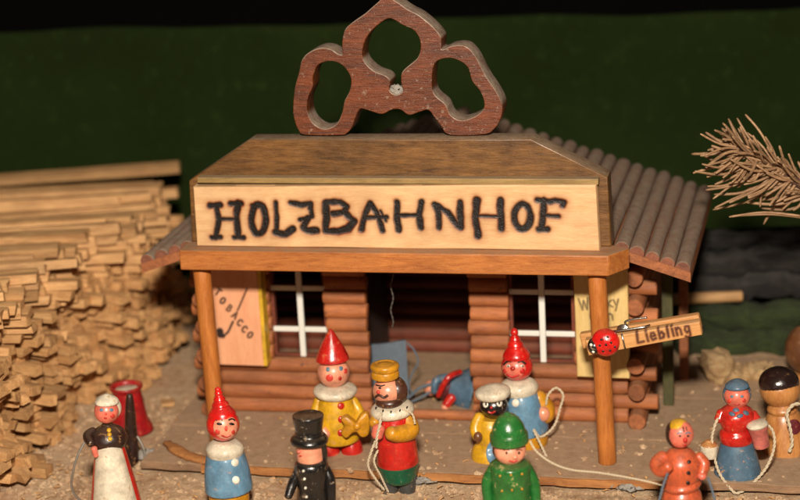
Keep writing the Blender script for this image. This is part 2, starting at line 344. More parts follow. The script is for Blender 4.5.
def marked_plate(name, corners, y0, thick, strokes, mat, parent, res=.02, depth=.0, halo=.0, wob=.0, parent_rot=None, rnoise=.25, edge=.04):
    """board with a dense front face; corners (bl, br, tr, tl) in x,z; strokes = [(points, radius)] in x,z"""
    bl, br, tr, tl = [np.array(c, float) for c in corners]
    nx = max(8, int(np.linalg.norm(br-bl)/res)); nz = max(8, int(np.linalg.norm(tl-bl)/res))
    u, v = np.meshgrid(np.linspace(0, 1, nx+1), np.linspace(0, 1, nz+1))
    P = (1-u)[..., None]*(1-v)[..., None]*bl+u[..., None]*(1-v)[..., None]*br+u[..., None]*v[..., None]*tr+(1-u)[..., None]*v[..., None]*tl
    X, Z = P[..., 0], P[..., 1]
    if wob:
        Z = Z+wob*wnoise(X, X*0, 1.1, 3)*(np.abs(v-.5)*2)**3; X = X+wob*wnoise(Z*0, Z, 1.4, 4)*(np.abs(u-.5)*2)**12
    d = np.full(X.shape, 9.); N = wnoise(X, Z, 9., 5)
    for pts, r in strokes:
        pts = np.array(pts, float)
        for a, b in zip(pts[:-1], pts[1:]):
            ab = b-a; L = max(ab@ab, 1e-9); t = np.clip(((X-a[0])*ab[0]+(Z-a[1])*ab[1])/L, 0, 1)
            q = np.hypot(X-a[0]-t*ab[0], Z-a[1]-t*ab[1]); d = np.minimum(d, q-r*(1+rnoise*N))
    ink = np.clip(.5-d/(res*3.2), 0, 1)
    hl = np.clip(.75*np.exp(-np.maximum(d, 0)/halo)+.5*np.exp(-np.maximum(d, 0)/(halo*.3))-.06+.12*wnoise(X, Z, 4, 8)*np.exp(-np.maximum(d, 0)/halo), 0, 1)*(.72+.25*wnoise(X, Z, 1.6, 21)).clip(.3, 1) if halo else ink*0
    Y = np.full(X.shape, float(y0)); Y += depth*np.clip(.5-d/.09, 0, 1)*(.85+.12*wnoise(X, Z, 5, 9))
    eg = np.minimum(np.minimum(u*nx, (1-u)*nx), np.minimum(v*nz, (1-v)*nz))*res
    Y += edge*np.clip(1-eg/edge, 0, 1)**2 + .006*wnoise(X, Z, 3., 11)
    V = np.stack([X, Y, Z], -1).reshape(-1, 3).tolist(); Fc = []
    W = nx+1
    for j in range(nz):
        for i in range(nx): Fc.append((j*W+i, j*W+i+1, (j+1)*W+i+1, (j+1)*W+i))
    nf = len(V); bd = [i for i in range(nx+1)]+[j*W+nx for j in range(1, nz+1)]+[nz*W+i for i in range(nx-1, -1, -1)]+[j*W for j in range(nz-1, 0, -1)]
    for i in bd: V.append((V[i][0], y0+thick, V[i][2]))
    nb = len(bd)
    for k in range(nb): k2 = (k+1) % nb; Fc.append((bd[k], nf+k, nf+k2, bd[k2]))
    Fc.append(tuple(nf+k for k in range(nb)))
    o = link(name, V, Fc, mat, parent, True, auto=35)
    at = o.data.color_attributes.new('mark', 'FLOAT_COLOR', 'POINT')
    C = np.zeros((len(V), 4)); C[:nf, 0] = ink.ravel(); C[:nf, 1] = hl.ravel(); C[:, 3] = 1
    at.data.foreach_set('color', C.ravel()); return o
def arc(cx, cz, rx, rz, a0, a1, n=14):
    return [(cx+rx*math.cos(math.radians(a0+(a1-a0)*i/n)), cz+rz*math.sin(math.radians(a0+(a1-a0)*i/n))) for i in range(n+1)]
GL = {  # pen strokes of each letter on a 0.6 x 1 body
    'T': [[(0, 1), (.6, 1)], [(.3, 1), (.3, 0)]], 'O': [arc(.3, .5, .28, .48, 0, 360)], 'B': [[(.05, 0), (.05, 1), (.35, .97), (.45, .78), (.35, .55), (.05, .52)], [(.35, .52), (.55, .3), (.4, .03), (.05, 0)]],
    'A': [[(0, 0), (.3, 1), (.6, 0)], [(.12, .38), (.48, .38)]], 'C': [arc(.32, .5, .3, .48, 45, 315)],
    'W': [[(0, 1), (.2, 0), (.4, .8), (.6, 0), (.8, 1)]], 'h': [[(.05, 1), (.05, 0)], [(.05, .45), (.25, .6), (.42, .45), (.42, 0)]], 'i': [[(.1, .6), (.1, 0)], [(.1, .82), (.11, .86)]],
    's': [[(.4, .55), (.2, .62), (.06, .48), (.38, .2), (.25, .02), (.02, .08)]], 'k': [[(.05, 1), (.05, 0)], [(.42, .6), (.06, .28), (.45, 0)]], 'y': [[(.03, .6), (.22, .1)], [(.45, .6), (.1, -.35)]],
    'G': [arc(.32, .5, .3, .48, 50, 340), [(.35, .4), (.62, .4), (.6, .1)]], 'n': [[(.05, .6), (.05, 0)], [(.05, .42), (.25, .6), (.42, .45), (.42, 0)]],
    'L': [[(.12, 1), (0, .02), (.5, .04)]], 'e': [[(.05, .32), (.42, .34), (.36, .58), (.15, .58), (.03, .3), (.15, .03), (.42, .1)]], 'b': [[(.08, 1), (.05, 0), (.35, .05), (.44, .3), (.3, .52), (.06, .4)]],
    'l': [[(.12, 1), (.05, 0)]], 'g': [[(.42, .55), (.15, .58), (.04, .3), (.18, .06), (.4, .2), (.42, .55), (.4, -.2), (.2, -.38), (.0, -.25)]]}
AD = {'W': .95, 'i': .28, 'l': .3, 'L': .6, 'T': .75, 'O': .75, 'B': .7, 'A': .75, 'C': .75, 'G': .78}
def text(s, x, z, h, r, ang=0., adv=1., wid=1.):
    out = []; ca, sa = math.cos(ang), math.sin(ang); cx = 0
    for ch in s:
        for st in GL.get(ch, []):
            out.append(([(x+ca*(cx+p[0]*h*wid)-sa*p[1]*h, z+sa*(cx+p[0]*h*wid)+ca*p[1]*h) for p in st], r))
        cx += AD.get(ch, .56)*h*wid*adv
    return out

# ------------------------------------------------------------------ setting
gx = np.linspace(-60, 60, 241); gy = np.linspace(-16, 62, 157); GX, GY = np.meshgrid(gx, gy)
GZ = .06*wnoise(GX, GY, .8, 1)+.035*wnoise(GX, GY, 3., 2)-.05
V = np.stack([GX, GY, GZ], -1).reshape(-1, 3); Wn = len(gx)
Fc = [(j*Wn+i, j*Wn+i+1, (j+1)*Wn+i+1, (j+1)*Wn+i) for j in range(len(gy)-1) for i in range(len(gx)-1)]
link('ground', V, Fc, m['ground'])['kind'] = 'structure'
# hanging cloth backdrop, folded softly
CY = 25.
ytop_l, ytop_r = onwy(0, 33, CY), onwy(800, 9, CY)
xs = np.linspace(-45, 45, 120); zs = np.linspace(0, 1, 30); V = []
for zz in zs:
    for x in xs:
        tz = ytop_l[2]+(ytop_r[2]-ytop_l[2])*(x-ytop_l[0])/(ytop_r[0]-ytop_l[0]); V.append((x, CY+.5*math.sin(x*.35)+.25*math.sin(x*.9+zz), -.3+(tz+.3)*zz))
Fc = [(j*120+i, j*120+i+1, (j+1)*120+i+1, (j+1)*120+i) for j in range(29) for i in range(119)]
o = link('backdrop', V, Fc, m['greencloth']); o['kind'] = 'structure'; so = o.modifiers.new('thick', 'SOLIDIFY'); so.thickness = .3
o = link('backdrop', *box(-60, 60, 60, 61, -.5, 60), m['blackcloth'], smooth=False); o['kind'] = 'structure'
o = link('backdrop', *box(9.5, 50, 15.2, 15.4, -.3, onwy(740, 229, 15.3)[2]), m['blackcloth'], smooth=False); o['kind'] = 'structure'  # added black sheet, stands in for the shadow below the green cloth
# the base board: dusty planks the station stands on
def plank(x0, x1, ya, yb, zt=.4):
    n = 60; V = []; 
    for i in range(n+1):
        x = x0+(x1-x0)*i/n; j = .05*math.sin(x*1.7)+.03*math.sin(x*5.1)
        V += [(x, ya+j, zt), (x, ya+j-.03, zt-.28), (x, yb, zt), (x, yb, zt-.28)]
    Fc = [(0, 1, 3, 2), (4*n, 4*n+2, 4*n+3, 4*n+1)]
    for i in range(n):
        a = 4*i; Fc += [(a, a+2, a+6, a+4), (a, a+4, a+5, a+1), (a+2, a+3, a+7, a+6), (a+1, a+5, a+7, a+3)]
    return V, Fc
fl = bpy.data.objects.new('floor', None); COL.objects.link(fl); fl.rotation_euler = (0, 0, -YAW); fl['kind'] = 'structure'
for ya, yb, x0, x1 in ((-.75, 3.0, -10.1, 17), (3.03, 7.5, -10.2, 17.5), (7.53, 12.4, -10.0, 17)):
    o = link('floor_plank', *plank(x0, x1, ya, yb), m['floor'], fl, False); bevel(o, .03)
o = link('floor_edge', *plank(-7.7, 9.2, -.83, -.765, .385), m['edge'], fl, False)

# ------------------------------------------------------------------ the toy station
st = thing('toy_station', 'wooden log cabin station with a burnt HOLZBAHNHOF sign and trefoil crest', 'toy building', (0, 0, 0), -YAW)
def hobj(name, parts, mat, parent=st, smooth=True, auto=38, bev=0):
    V, Fc = join(parts) if isinstance(parts, list) else parts
    o = link(name, V, Fc, mat, parent, smooth, auto=auto)
    if bev: bevel(o, bev)
    return o
FZ = .4                                     # floor top
# porch board, right end cut askew
c = [(-8.17, 0), (7.32, 0), (7.95, .95), (7.1, 1.5), (7.0, 4.3), (-7.3, 4.3), (-7.4, 1.6), (-8.25, 1.0)]
V = [(x, y, z) for z in (7.6, 8.34) for x, y in c]; nC = len(c)
Fc = [tuple(range(nC-1, -1, -1)), tuple(range(nC, 2*nC))]+[(i, (i+1) % nC, nC+(i+1) % nC, nC+i) for i in range(nC)]
hobj('porch_board', (V, Fc), m['beam'], bev=.05)
# posts
for pt, pb in (((202, 272), (219.5, 450)), ((597, 276), (607.5, 463))):
    a = hy(*pt, .75); b = hy(*pb, .75)
    d = (np.array(a)-np.array(b))/(a[2]-b[2]); p0 = np.array(b)+d*(FZ-b[2]); p1 = np.array(b)+d*(7.6-b[2])
    hobj('porch_post', log(p0, p1, .325, 24, 10, .015, .1), m['post'], auto=50)
# sign
SY = .55
def sp(px, py): return hxz(px, py, SY)
def rg(o, s): return lambda pts: [sp(o[0]+x/s, o[1]+y/s) for x, y in pts]
A1, A2, A3, A4 = rg((200, 190), 8.), rg((290, 190), 8.), rg((380, 190), 8.), rg((470, 190), 7.27)
def ell(cx, cy, rx, ry): return [(cx+rx*math.cos(a*math.pi/12), cy+ry*math.sin(a*math.pi/12)) for a in range(25)]
K = 28.4
sk = [(A1([(125, 120), (148, 240), (122, 380)]), 3.0), (A1([(80, 125), (160, 122)]), 3.2), (A1([(92, 380), (160, 378)]), 2.6), (A1([(150, 235), (280, 235)]), 2.0),
      (A1([(300, 110), (290, 240), (305, 375)]), 3.5), (A1([(245, 112), (325, 110)]), 2.8), (A1([(270, 383), (345, 382)]), 2.6),
      (A1(ell(466, 235, 58, 118)), 3.4), (A1([(420, 130), (500, 130)]), 2.8),
      (A1([(605, 105), (612, 230), (610, 335)]), 2.5), (A1([(600, 340), (680, 358), (742, 315)]), 3.6),
      (A2([(5, 105), (90, 122), (162, 110), (160, 150)]), 3.0), (A2([(165, 150), (175, 215), (80, 240)]), 2.4), (A2([(140, 230), (105, 300), (135, 325), (212, 325)]), 3.7),
      (A2([(285, 105), (290, 220), (285, 325)]), 3.6), (A2([(290, 98), (400, 98), (452, 135), (430, 180), (340, 192)]), 3.1), (A2([(440, 185), (508, 250), (465, 310), (380, 332), (290, 328)]), 3.6),
      (A2([(572, 315), (600, 190), (640, 108), (688, 180), (740, 325)]), 3.0), (A2([(605, 225), (770, 218)]), 2.6), (A2([(722, 170), (765, 250)]), 1.6),
      (A3([(135, 100), (135, 210), (148, 325)]), 3.3), (A3([(160, 205), (300, 203)]), 2.5), (A3([(332, 100), (312, 200), (325, 300)]), 3.4),
      (A3([(435, 115), (468, 190), (470, 305)]), 3.0), (A3([(450, 125), (540, 180), (618, 290)]), 3.0), (A3([(637, 100), (642, 300)]), 3.3),
      (A4([(50, 75), (38, 200), (58, 335)]), 3.5), (A4([(60, 190), (220, 195)]), 1.9), (A4([(220, 75), (222, 180), (230, 285)]), 3.4),
      (A4(ell(380, 195, 58, 92)), 3.3), (A4(ell(380, 195, 72, 105)), 1.4),
      (A4([(535, 80), (528, 200), (520, 285)]), 3.3), (A4([(490, 75), (580, 88), (620, 78), (685, 90), (675, 115)]), 2.8), (A4([(560, 188), (640, 192)]), 2.3), (A4([(500, 288), (560, 285)]), 3.1)]
sk = [(p, r/K*1.06) for p, r in sk]
cor = [sp(197, 249), sp(599.5, 249.5), sp(596, 184.5), sp(193, 187)]
cor[0] = (cor[0][0], 8.35); cor[1] = (cor[1][0], 8.35)
marked_plate('sign_board', cor, SY, .5, sk, m['sign'], st, res=.022, depth=.05, halo=.12, wob=.012, rnoise=.17)
zt = (cor[2][1]+cor[3][1])/2
hobj('sign_moulding', box(-7.5, 6.95, SY+.12, 1.09, zt+.03, zt+.24), m['strip'], bev=.03)
# stained gable board behind the sign
o = poly_solid('gable_board', [(-8.03, 8.345), (7.3, 8.345), (7.22, 10.85), (4.6, 12.2), (-5.55, 12.17), (-7.95, 10.65)], [], 1.1, .95, m['fascia'], st, .05)
# trefoil crest
def s7(l): return [hxz(280+x/3.45, y/3.45, 1.45) for x, y in l]
def hp(l): return [hxz(x, y, 1.45) for x, y in l]
out = hp([(305, 134.8), (298.5, 130), (295, 122), (293, 110), (294.5, 90), (299, 72.5), (302, 60), (309, 52.5), (320.6, 48), (331, 49.5), (338, 54), (342.5, 54), (342, 43.5), (345, 30), (353, 22), (364, 14.5), (376, 4), (386, -3.5), (397, 2), (408, 9.5), (420, 16), (433.5, 27.5), (441, 38), (441.5, 49.5), (452, 46), (465, 46), (474, 54), (480, 65), (487, 78), (497, 93), (502.5, 107), (500, 120), (494, 129), (484, 134.4),
         (450, 135), (441, 126), (433.5, 116), (428, 110), (419, 112), (409, 115), (400, 109.5), (391, 110), (381.5, 114), (367, 110), (360, 109), (355.5, 117), (352, 127), (347, 133), (340, 135.2)])
h1 = hp([(318, 65), (313, 76), (312.5, 87), (307.5, 99), (307.5, 112), (313, 123), (324, 129), (336, 124.6), (342, 113), (344.5, 101.4), (350, 90), (350.5, 77), (342, 65), (330, 61)])
h2 = hp([(381.5, 22), (368, 35), (362.6, 49), (364, 61), (374, 71), (386, 76), (390, 82), (389, 90), (396, 95), (403, 91), (401, 82), (403, 71), (417.5, 58), (420.5, 43.5), (414.6, 31), (402, 24.7), (391, 18.5)])
h3 = hp([(436, 62), (448, 58), (459.6, 61), (468, 68), (472, 81), (480, 91), (484, 101.5), (483, 110), (474, 117), (461, 120.5), (450.5, 115), (445, 104), (433.5, 93), (432, 75)])
sm = lambda l: [tuple(q) for q in smooth_path(l, 5, True)]
poly_solid('crest', sm(out), [sm(h1), sm(h2), sm(h3)], 1.45, .98, m['treft'], st, .025)
q = hy(397, 90, 1.7); lv, lf = ellipsoid(q, .26, .2, .2, 16, 12); hobj('dust_clump', (np.array(lv)+rng.normal(0, .035, (len(lv), 3)), lf), m['lint'], auto=None)
# roof: two slopes of dowels over thin boards
RX, RZ, SL = -.3, 10.45, .335
def rz_(x): return RZ-SL*abs(x-RX)
for sgn, xe, n in ((1, 9.95, 19), (-1, -10.45, 19)):
    nx_ = (xe-RX)
    V = [(RX, 2.1, RZ+.12), (xe, 2.1, rz_(xe)+.12), (xe, 12.9, rz_(xe)+.1), (RX, 12.9, RZ+.1)]; V += [(x, y, z-.36) for x, y, z in V]
    Fc = [(0, 1, 2, 3), (4, 7, 6, 5), (0, 4, 5, 1), (1, 5, 6, 2), (2, 6, 7, 3), (3, 7, 4, 0)]
    rf = hobj('roof', (V, Fc), m['logy'], smooth=False)
    for i in range(n):
        x = RX+nx_*(i+.5)/n; z = rz_(x)+.13
        o = hobj('roof_log', log((x+random.uniform(-.02, .02), 2.14+random.uniform(-.04, .04), z), (x, 13+random.uniform(-.08, .08), z), .285+random.uniform(-.02, .02), 22, 8, .04, .3), m['rooflog'], rf, auto=50)
# log walls.  logs pitch .56
LP, LR = .56, .30
WY = 4.8
def course(k): return FZ+.28+LP*k
def face_logs(spans, ks, y, r=LR, mat='log'):
    out = []
    for k in ks:
        for a, b in spans:
            ja, jb = random.uniform(-.05, .05), random.uniform(-.05, .05)
            out.append(log((a+ja, y, course(k)), (b+jb, y, course(k)), r+random.uniform(-.012, .012), 16, 6, .025, .25))
    return out
XL, XR = -8.9, 7.75
w1a, w1b = hy(273, 340, WY)[0], hy(328, 340, WY)[0]
d0, d1 = hy(369, 340, WY)[0], hy(471, 340, WY)[0]
w2a, w2b = hy(510, 340, WY)[0], hy(575, 340, WY)[0]
top = 12
OUT = [k for k in range(top) if k % 2]; IN = [k for k in range(top) if not k % 2]
xl_, xr_ = XL+.33, XR-.33
def two(name, a, b, ks, mat='log'):
    L = []
    for k in ks:
        L += face_logs([((-9.5 if k % 2 else xl_) if a is None else a, (8.5 if k % 2 else xr_) if b is None else b)], [k], WY)
    hobj(name, L, m[mat], auto=50)
two('front_wall', None, d0, range(0, 4)); two('front_wall', d1, None, range(0, 4))
two('front_wall', None, w1a, range(4, top)); two('front_wall', w2b, None, range(4, top))
two('wall_pillar', w1b, d0, range(4, top)); two('wall_pillar', d1, w2a, range(4, top))
hobj('threshold', [log((d0-.1, WY-.35, FZ+.2), (d1+.2, WY-.35, FZ+.2), .2, 16)], m['log'], auto=50)
for x in (XL, XR):
    L = []
    for k in range(0, 12):
        if k % 2 == 0: L.append(log((x, 4.02+random.uniform(-.14, .14), course(k)), (x, 12.7+random.uniform(-.1, .1), course(k)), .335, 18, 6, .04, .3))
        else: L.append(log((x, WY+.32, course(k)), (x, 11.8, course(k)), LR, 18, 6, .03, .3))
    hobj('side_wall', L, m['logy'], auto=50)
hobj('back_wall', face_logs([(XL-.4, XR+.4)], range(0, 12), 12.2), m['inner'], auto=50)
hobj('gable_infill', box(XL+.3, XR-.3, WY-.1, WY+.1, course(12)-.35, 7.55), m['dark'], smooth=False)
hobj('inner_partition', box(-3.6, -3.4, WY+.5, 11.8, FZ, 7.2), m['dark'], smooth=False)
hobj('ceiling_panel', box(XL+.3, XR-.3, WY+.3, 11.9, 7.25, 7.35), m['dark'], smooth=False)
# green corner board and back corner log ends on the right wall
hobj('corner_board', box(XR+.75, XR+1.15, 6.6, 6.9, FZ, 7.1), m['green'], bev=.03)
hobj('corner_board', box(XR+1.15, XR+1.5, 9.4, 9.7, FZ, 7.1), m['logy'], bev=.03)
# windows
def window(xa, xb, pxv):
    fr_y = WY+.12; z0, z1 = course(3)+.3, 7.1
    fr = [box(xa, xa+.12, fr_y, fr_y+.25, z0, z1), box(xb-.12, xb, fr_y, fr_y+.25, z0, z1), box(xa+.12, xb-.12, fr_y, fr_y+.25, z0, z0+.1)]
    w = hobj('window', fr, m['inner'], smooth=False)
    return w, fr_y, z0, z1
for xa, xb, vx, r1, r2 in ((w1a, w1b, (303, 345), (300, 329), (300, 288)), (w2a, w2b, (543, 340), (545, 333.5), (545, 292))):
    w, fy, z0, z1 = window(xa, xb, vx)
    xc = hy(*vx, fy)[0]; za = hy(*r1, fy)[2]; zb = hy(*r2, fy)[2]; t = .115
    hobj('muntin', box(xc-t, xc+t, fy-.06, fy+.08, z0, z1), m['white'], w, False, bev=.03)
    for zz in (za, zb):
        hobj('muntin', [box(xa, xc-t-.005, fy-.05, fy+.07, zz-t*.9, zz+t*.9), box(xc+t+.005, xb, fy-.05, fy+.07, zz-t*.9, zz+t*.9)], m['white'], w, False, bev=.03)
# TOBACCO board with a pipe
TY = 3.95
def tp(px, py): return hxz(px, py, TY)
tk = [tp(204, 272), tp(256, 268), tp(263.5, 366.5), tp(219, 365)]
tk = [tk[3], tk[2], tk[1], tk[0]]; tk[2] = (tk[2][0]+.0, 7.2); tk[3] = (tk[3][0], 7.2)
R5 = lambda x, y: tp(200+x/4.55, 265+y/4.55)
def ch(c, x, y, h, ang):           # a letter centred at R5(x, y)
    p = R5(x, y); h = h/4.55/26.5; a = math.radians(ang); ca, sa = math.cos(a), math.sin(a)
    return [([(p[0]+ca*(q[0]-.3)*h-sa*(q[1]-.5)*h, p[1]+sa*(q[0]-.3)*h+ca*(q[1]-.5)*h) for q in s_], .037) for s_ in GL[c]]
tb = []
for c_, x, y in (('T', 82, 122), ('O', 104, 162), ('B', 135, 197), ('A', 160, 228), ('C', 182, 262), ('C', 203, 292), ('O', 228, 318)): tb += ch(c_, x, y, 32, -38)
tb += [([R5(214, 108), R5(172, 205)], .035), ([R5(170, 208), R5(158, 245)], .022), ([R5(150, 258), R5(128, 305), R5(105, 325)], .045), ([R5(92, 300), R5(92, 318)], .14), ([R5(84, 300), R5(104, 322)], .1)]
tob = marked_plate('tobacco_board', tk, TY, .3, tb, m['tobacco'], st, res=.02, rnoise=.1)
hobj('yellow_edging', box(0, .02, TY+.02, TY+.62, 2.6, 7.2) if 0 else ([(tk[1][0]+.012, TY+.01, tk[1][1]+.02), (tk[1][0]+.012, TY+.62, tk[1][1]+.02), (tk[2][0]+.012, TY+.62, 7.19), (tk[2][0]+.012, TY+.01, 7.19), (tk[1][0]+.15, TY+.03, tk[1][1]+.02), (tk[1][0]+.15, TY+.62, tk[1][1]+.02), (tk[2][0]+.15, TY+.62, 7.19), (tk[2][0]+.15, TY+.03, 7.19)], [(0, 1, 2, 3), (4, 7, 6, 5), (0, 4, 5, 1), (1, 5, 6, 2), (2, 6, 7, 3), (3, 7, 4, 0)]), m['yedge'], tob, smooth=False)
# whisky board
BY = 3.95
def bp(px, py): return hxz(px, py, BY)
bk = [bp(577, 377), bp(629.5, 379), bp(627, 250), bp(572.5, 250)]
bk[2] = (bk[2][0], 7.2); bk[3] = (bk[3][0], 7.2)
R6 = lambda x, y: bp(560+x/5.33, 290+y/5.33)
wp = R6(108, 107); wq = R6(325, 85); h = .44; ang = math.atan2(wq[1]-wp[1], wq[0]-wp[0])
wk = text('Whisky', *wp, h, .026, ang, 1.0, .98)
gp = R6(165, 170); wk += text('Gin', *gp, .42, .026, ang, 1.35, 1.05)
marked_plate('whisky_board', bk, BY, .4, wk, m['whisky'], st, res=.022, rnoise=.12)

# ------------------------------------------------------------------ clothes peg on the right post
pc = hy(641, 336, .05); pw = H2W(*pc)
pega = math.atan2(hy(700, 324.5, .05)[2]-hy(590, 343.5, .05)[2], hy(700, 324, .05)[0]-hy(590, 346, .05)[0])
pg = thing('clothes_peg', 'wooden clothes peg with ladybird, lettered Liebling, clipped on the right porch post', 'clothes peg', tuple(pw), -YAW)
pg.rotation_euler = Matrix.Rotation(-YAW, 4, 'Z') @ Matrix.Rotation(-pega, 4, 'Y') if 0 else (0, 0, 0)
pg.rotation_euler = (Matrix.Rotation(-YAW, 3, 'Z') @ Matrix.Rotation(-pega, 3, 'Y')).to_euler()
jw = [(-1.92, -.33), (2.1, -.28), (2.12, .22), (-1.92, .24)]
tx = text('Liebling', -.12, -.17, .43, .042, .03, 1.3, .95)
marked_plate('peg_jaw', jw, -.2, .38, tx, m['pegtext'], pg, res=.022, depth=.012, halo=.035, rnoise=.15)
rj = hobj('peg_jaw', [box(-2.35, 1.95, .98, 1.34, -.27, .3)], m['peg'], pg, smooth=False, bev=.06)
rj.rotation_euler = (0, 0, math.radians(-1.5)); rj.location = (0, .0, -.18)
coil = [(-.78+.0*i, .42+.3*math.cos(i*.5)*0+i*.012, 0) for i in range(2)]
sw = []
P = [(-.72+.2*math.cos(i*.45), .22+i*.0115, .0+.2*math.sin(i*.45)+.02) for i in range(64)]
sw.append(tube(P, .045, 8)); sw.append(tube(smooth_path([(-.72, .2, .2), (-.95, .05, .33), (-.7, -.1, .36), (.05, -.12, .34), (.28, -.05, .33), (.36, .1, .3)], 6), .04, 8))
sw.append(tube(smooth_path([(-.52, .95, .02), (-.6, .95, .3), (-.3, .93, .36), (.2, .92, .34)], 6), .04, 8))
sw.append(tube([(-.6, -.235, -.3), (-.6, -.24, .27)], .035, 8))
hobj('spring', sw, m['steel'], pg, auto=None)
# ladybird
def loc_pt(px, py, y):      # into the peg's frame
    w = Vector(H2W(*hy(px, py, y))); pg_m = Matrix.Translation(pg.location) @ pg.rotation_euler.to_matrix().to_4x4()
    return np.array(pg_m.inverted() @ w)
lc = loc_pt(603.5, 344, -.3)
lc[1] = -.2
lb = hobj('ladybird', ellipsoid((lc[0]+.06, -.2, lc[2]), .50, .36, .50), m['redb'], pg, auto=None)
hd = hobj('head', ellipsoid((lc[0]-.34, -.2, lc[2]-.06), .26, .3, .29), m['black'], lb, auto=None)
for dx, dz in ((-.44, .13), (-.42, -.13)): hobj('eye', ellipsoid((lc[0]+dx+.03, -.46, lc[2]+dz-.05), .055, .04, .06, 12, 8), m['wht'], lb, auto=None)
def onell(dx, dz, r=.045):
    y = -.2-.36*math.sqrt(max(0, 1-(dx-.06)**2/.25-dz**2/.25)); return ellipsoid((lc[0]+dx, y, lc[2]+dz), r, .02, r, 12, 8)
for dx, dz in ((.0, .22), (.22, .26), (.12, .02), (.3, .05), (-.04, -.2), (.2, -.22), (.38, -.14), (-.1, .03)): hobj('spot', onell(dx, dz), m['ink'], lb, auto=None)

# ------------------------------------------------------------------ figurines
class Fig:
    def __init__(s, label, cx, base, z0=0., name='wooden_figurine', cat='figurine', group=None, y=None):
        s.O = onz(cx, base, z0); s.cx, s.base = cx, base
        s.k = F/((s.O-CAM)@fw); s.e = thing(name, label, cat, tuple(s.O), 0, group)
    def P(s, x, y, dep=0.): return onwy(x, y, s.O[1]+dep)
    def mk(s, name, VF, mat, parent=None, auto=45):
        V, Fc = VF; V = np.asarray(V, float)-s.O; return link(name, V, Fc, m[mat] if isinstance(mat, str) else mat, parent or s.e, True, auto=auto)
    def turn(s, name, a, b, prof, mat, dep=0., parent=None, n=6, squash=1., wob=.012):
        p0, p1 = s.P(*a, dep), s.P(*b, dep); return s.mk(name, spun(p0, p1, [(t, r/s.k) for t, r in fine_prof(prof, n)], wob=wob, squash=squash), mat, parent)
    def ball(s, name, x, y, rx, rz, mat, dep=0., ry=None, parent=None):
        return s.mk(name, ellipsoid(s.P(x, y, dep), rx/s.k, (ry or rx)/s.k, rz/s.k), mat, parent, None)
    def limb(s, name, pts, mat, parent=None, seg=16):
        P = smooth_path([np.append(s.P(x, y, d), r/s.k) for x, y, d, r in pts], 6)
        R = P[:, 3].copy(); P = P[:, :3]
        t0 = (P[0]-P[1]); t0 /= np.linalg.norm(t0); t1 = P[-1]-P[-2]; t1 /= np.linalg.norm(t1)
        A = [P[0]+t0*R[0]*q for q in (.6, .45, .2)]; Ar = [R[0]*q for q in (.25, .62, .9)]
        B = [P[-1]+t1*R[-1]*q for q in (.2, .45, .6)]; Br = [R[-1]*q for q in (.9, .62, .25)]
        return s.mk(name, tube(np.vstack([A, P, B]), np.concatenate([Ar, R, Br]), seg), mat, parent, None)
    def bvh(s, o):
        if not hasattr(s, '_b'): s._b = {}
        if o.name not in s._b: s._b[o.name] = BVHTree.FromPolygons([Vector(v.co)+Vector(s.O) for v in o.data.vertices], [tuple(p.vertices) for p in o.data.polygons])
        return s._b[o.name]
    def hit(s, o, x, y):
        d = Vector(ray(x, y)).normalized(); q = s.bvh(o).ray_cast(Vector(CAM), d)
        
        if not q[0]: return (None, None)
        nv = np.array(q[1]); return np.array(q[0]), (-nv if nv@np.array(d) > 0 else nv)
    def spot(s, name, o, x, y, rx, ry, mat, rot=0., h=.03, parent=None):
        """a dab of paint lying on the surface of o"""
        n = 16; V, Fc = [], []; ca, sa = math.cos(math.radians(rot)), math.sin(math.radians(rot))
        c, nn = s.hit(o, x, y)
        if c is None: return
        RG = ((0, h), (.5, h*.85), (.85, h*.5), (1., -.01)) if rx < 6 else tuple((i/10, h) for i in range(10))+((.97, h*.6), (1., -.01))
        for ri, hh in RG:
            for k in range(1 if ri == 0 else n):
                a = 2*math.pi*k/n; dx, dy = ri*rx*math.cos(a), ri*ry*math.sin(a)
                p, nv = s.hit(o, x+dx*ca-dy*sa, y+dx*sa+dy*ca)
                if p is None: p, nv = c, nn
                V.append(p+nv*hh)
        for k in range(n): Fc.append((0, 1+(k+1) % n, 1+k))
        for r in range(len(RG)-2):
            for k in range(n): a, b = 1+r*n+k, 1+r*n+(k+1) % n; Fc.append((a, b, b+n, a+n))
        return s.mk(name, (V, Fc), mat, parent or o, None)
    def line(s, name, o, pts, r, mat, parent=None):
        P = []
        for x, y in smooth_path(pts, 4):
            p, nv = s.hit(o, x, y)
            if p is not None: P.append(p)
        if len(P) > 1: return s.mk(name, tube(P, r/s.k, 8), mat, parent or o, None)
    def cord(s, name, pts, r=1.5, mat='rope', parent=None, twist=True):
        P = smooth_path([s.P(x, y, d) for x, y, d in pts], 22); return s.mk(name, cord_mesh(P, r/s.k, twist), mat, parent, None)
def cord_mesh(P, r, twist=True):
    if not twist: return tube(P, r, 8)
    L = np.concatenate([[0], np.cumsum(np.linalg.norm(np.diff(P, axis=0), axis=1))]); n = max(8, int(L[-1]/(r*.55))); Q = np.stack([np.interp(np.linspace(0, L[-1], n), L, P[:, i]) for i in range(3)], 1)
    out = []; T = np.gradient(Q, axis=0); u, _ = frame_of(T[0]); U = []
    for t in T:
        t = t/np.linalg.norm(t); u = u-t*(u@t); u /= np.linalg.norm(u); U.append((u.copy(), np.cross(t, u)))
    for ph in (0, math.pi):
        out.append(tube([q+r*.5*(math.cos(i*.6+ph)*a+math.sin(i*.6+ph)*b) for i, (q, (a, b)) in enumerate(zip(Q, U))], r*.58, 7))
    return join(out)
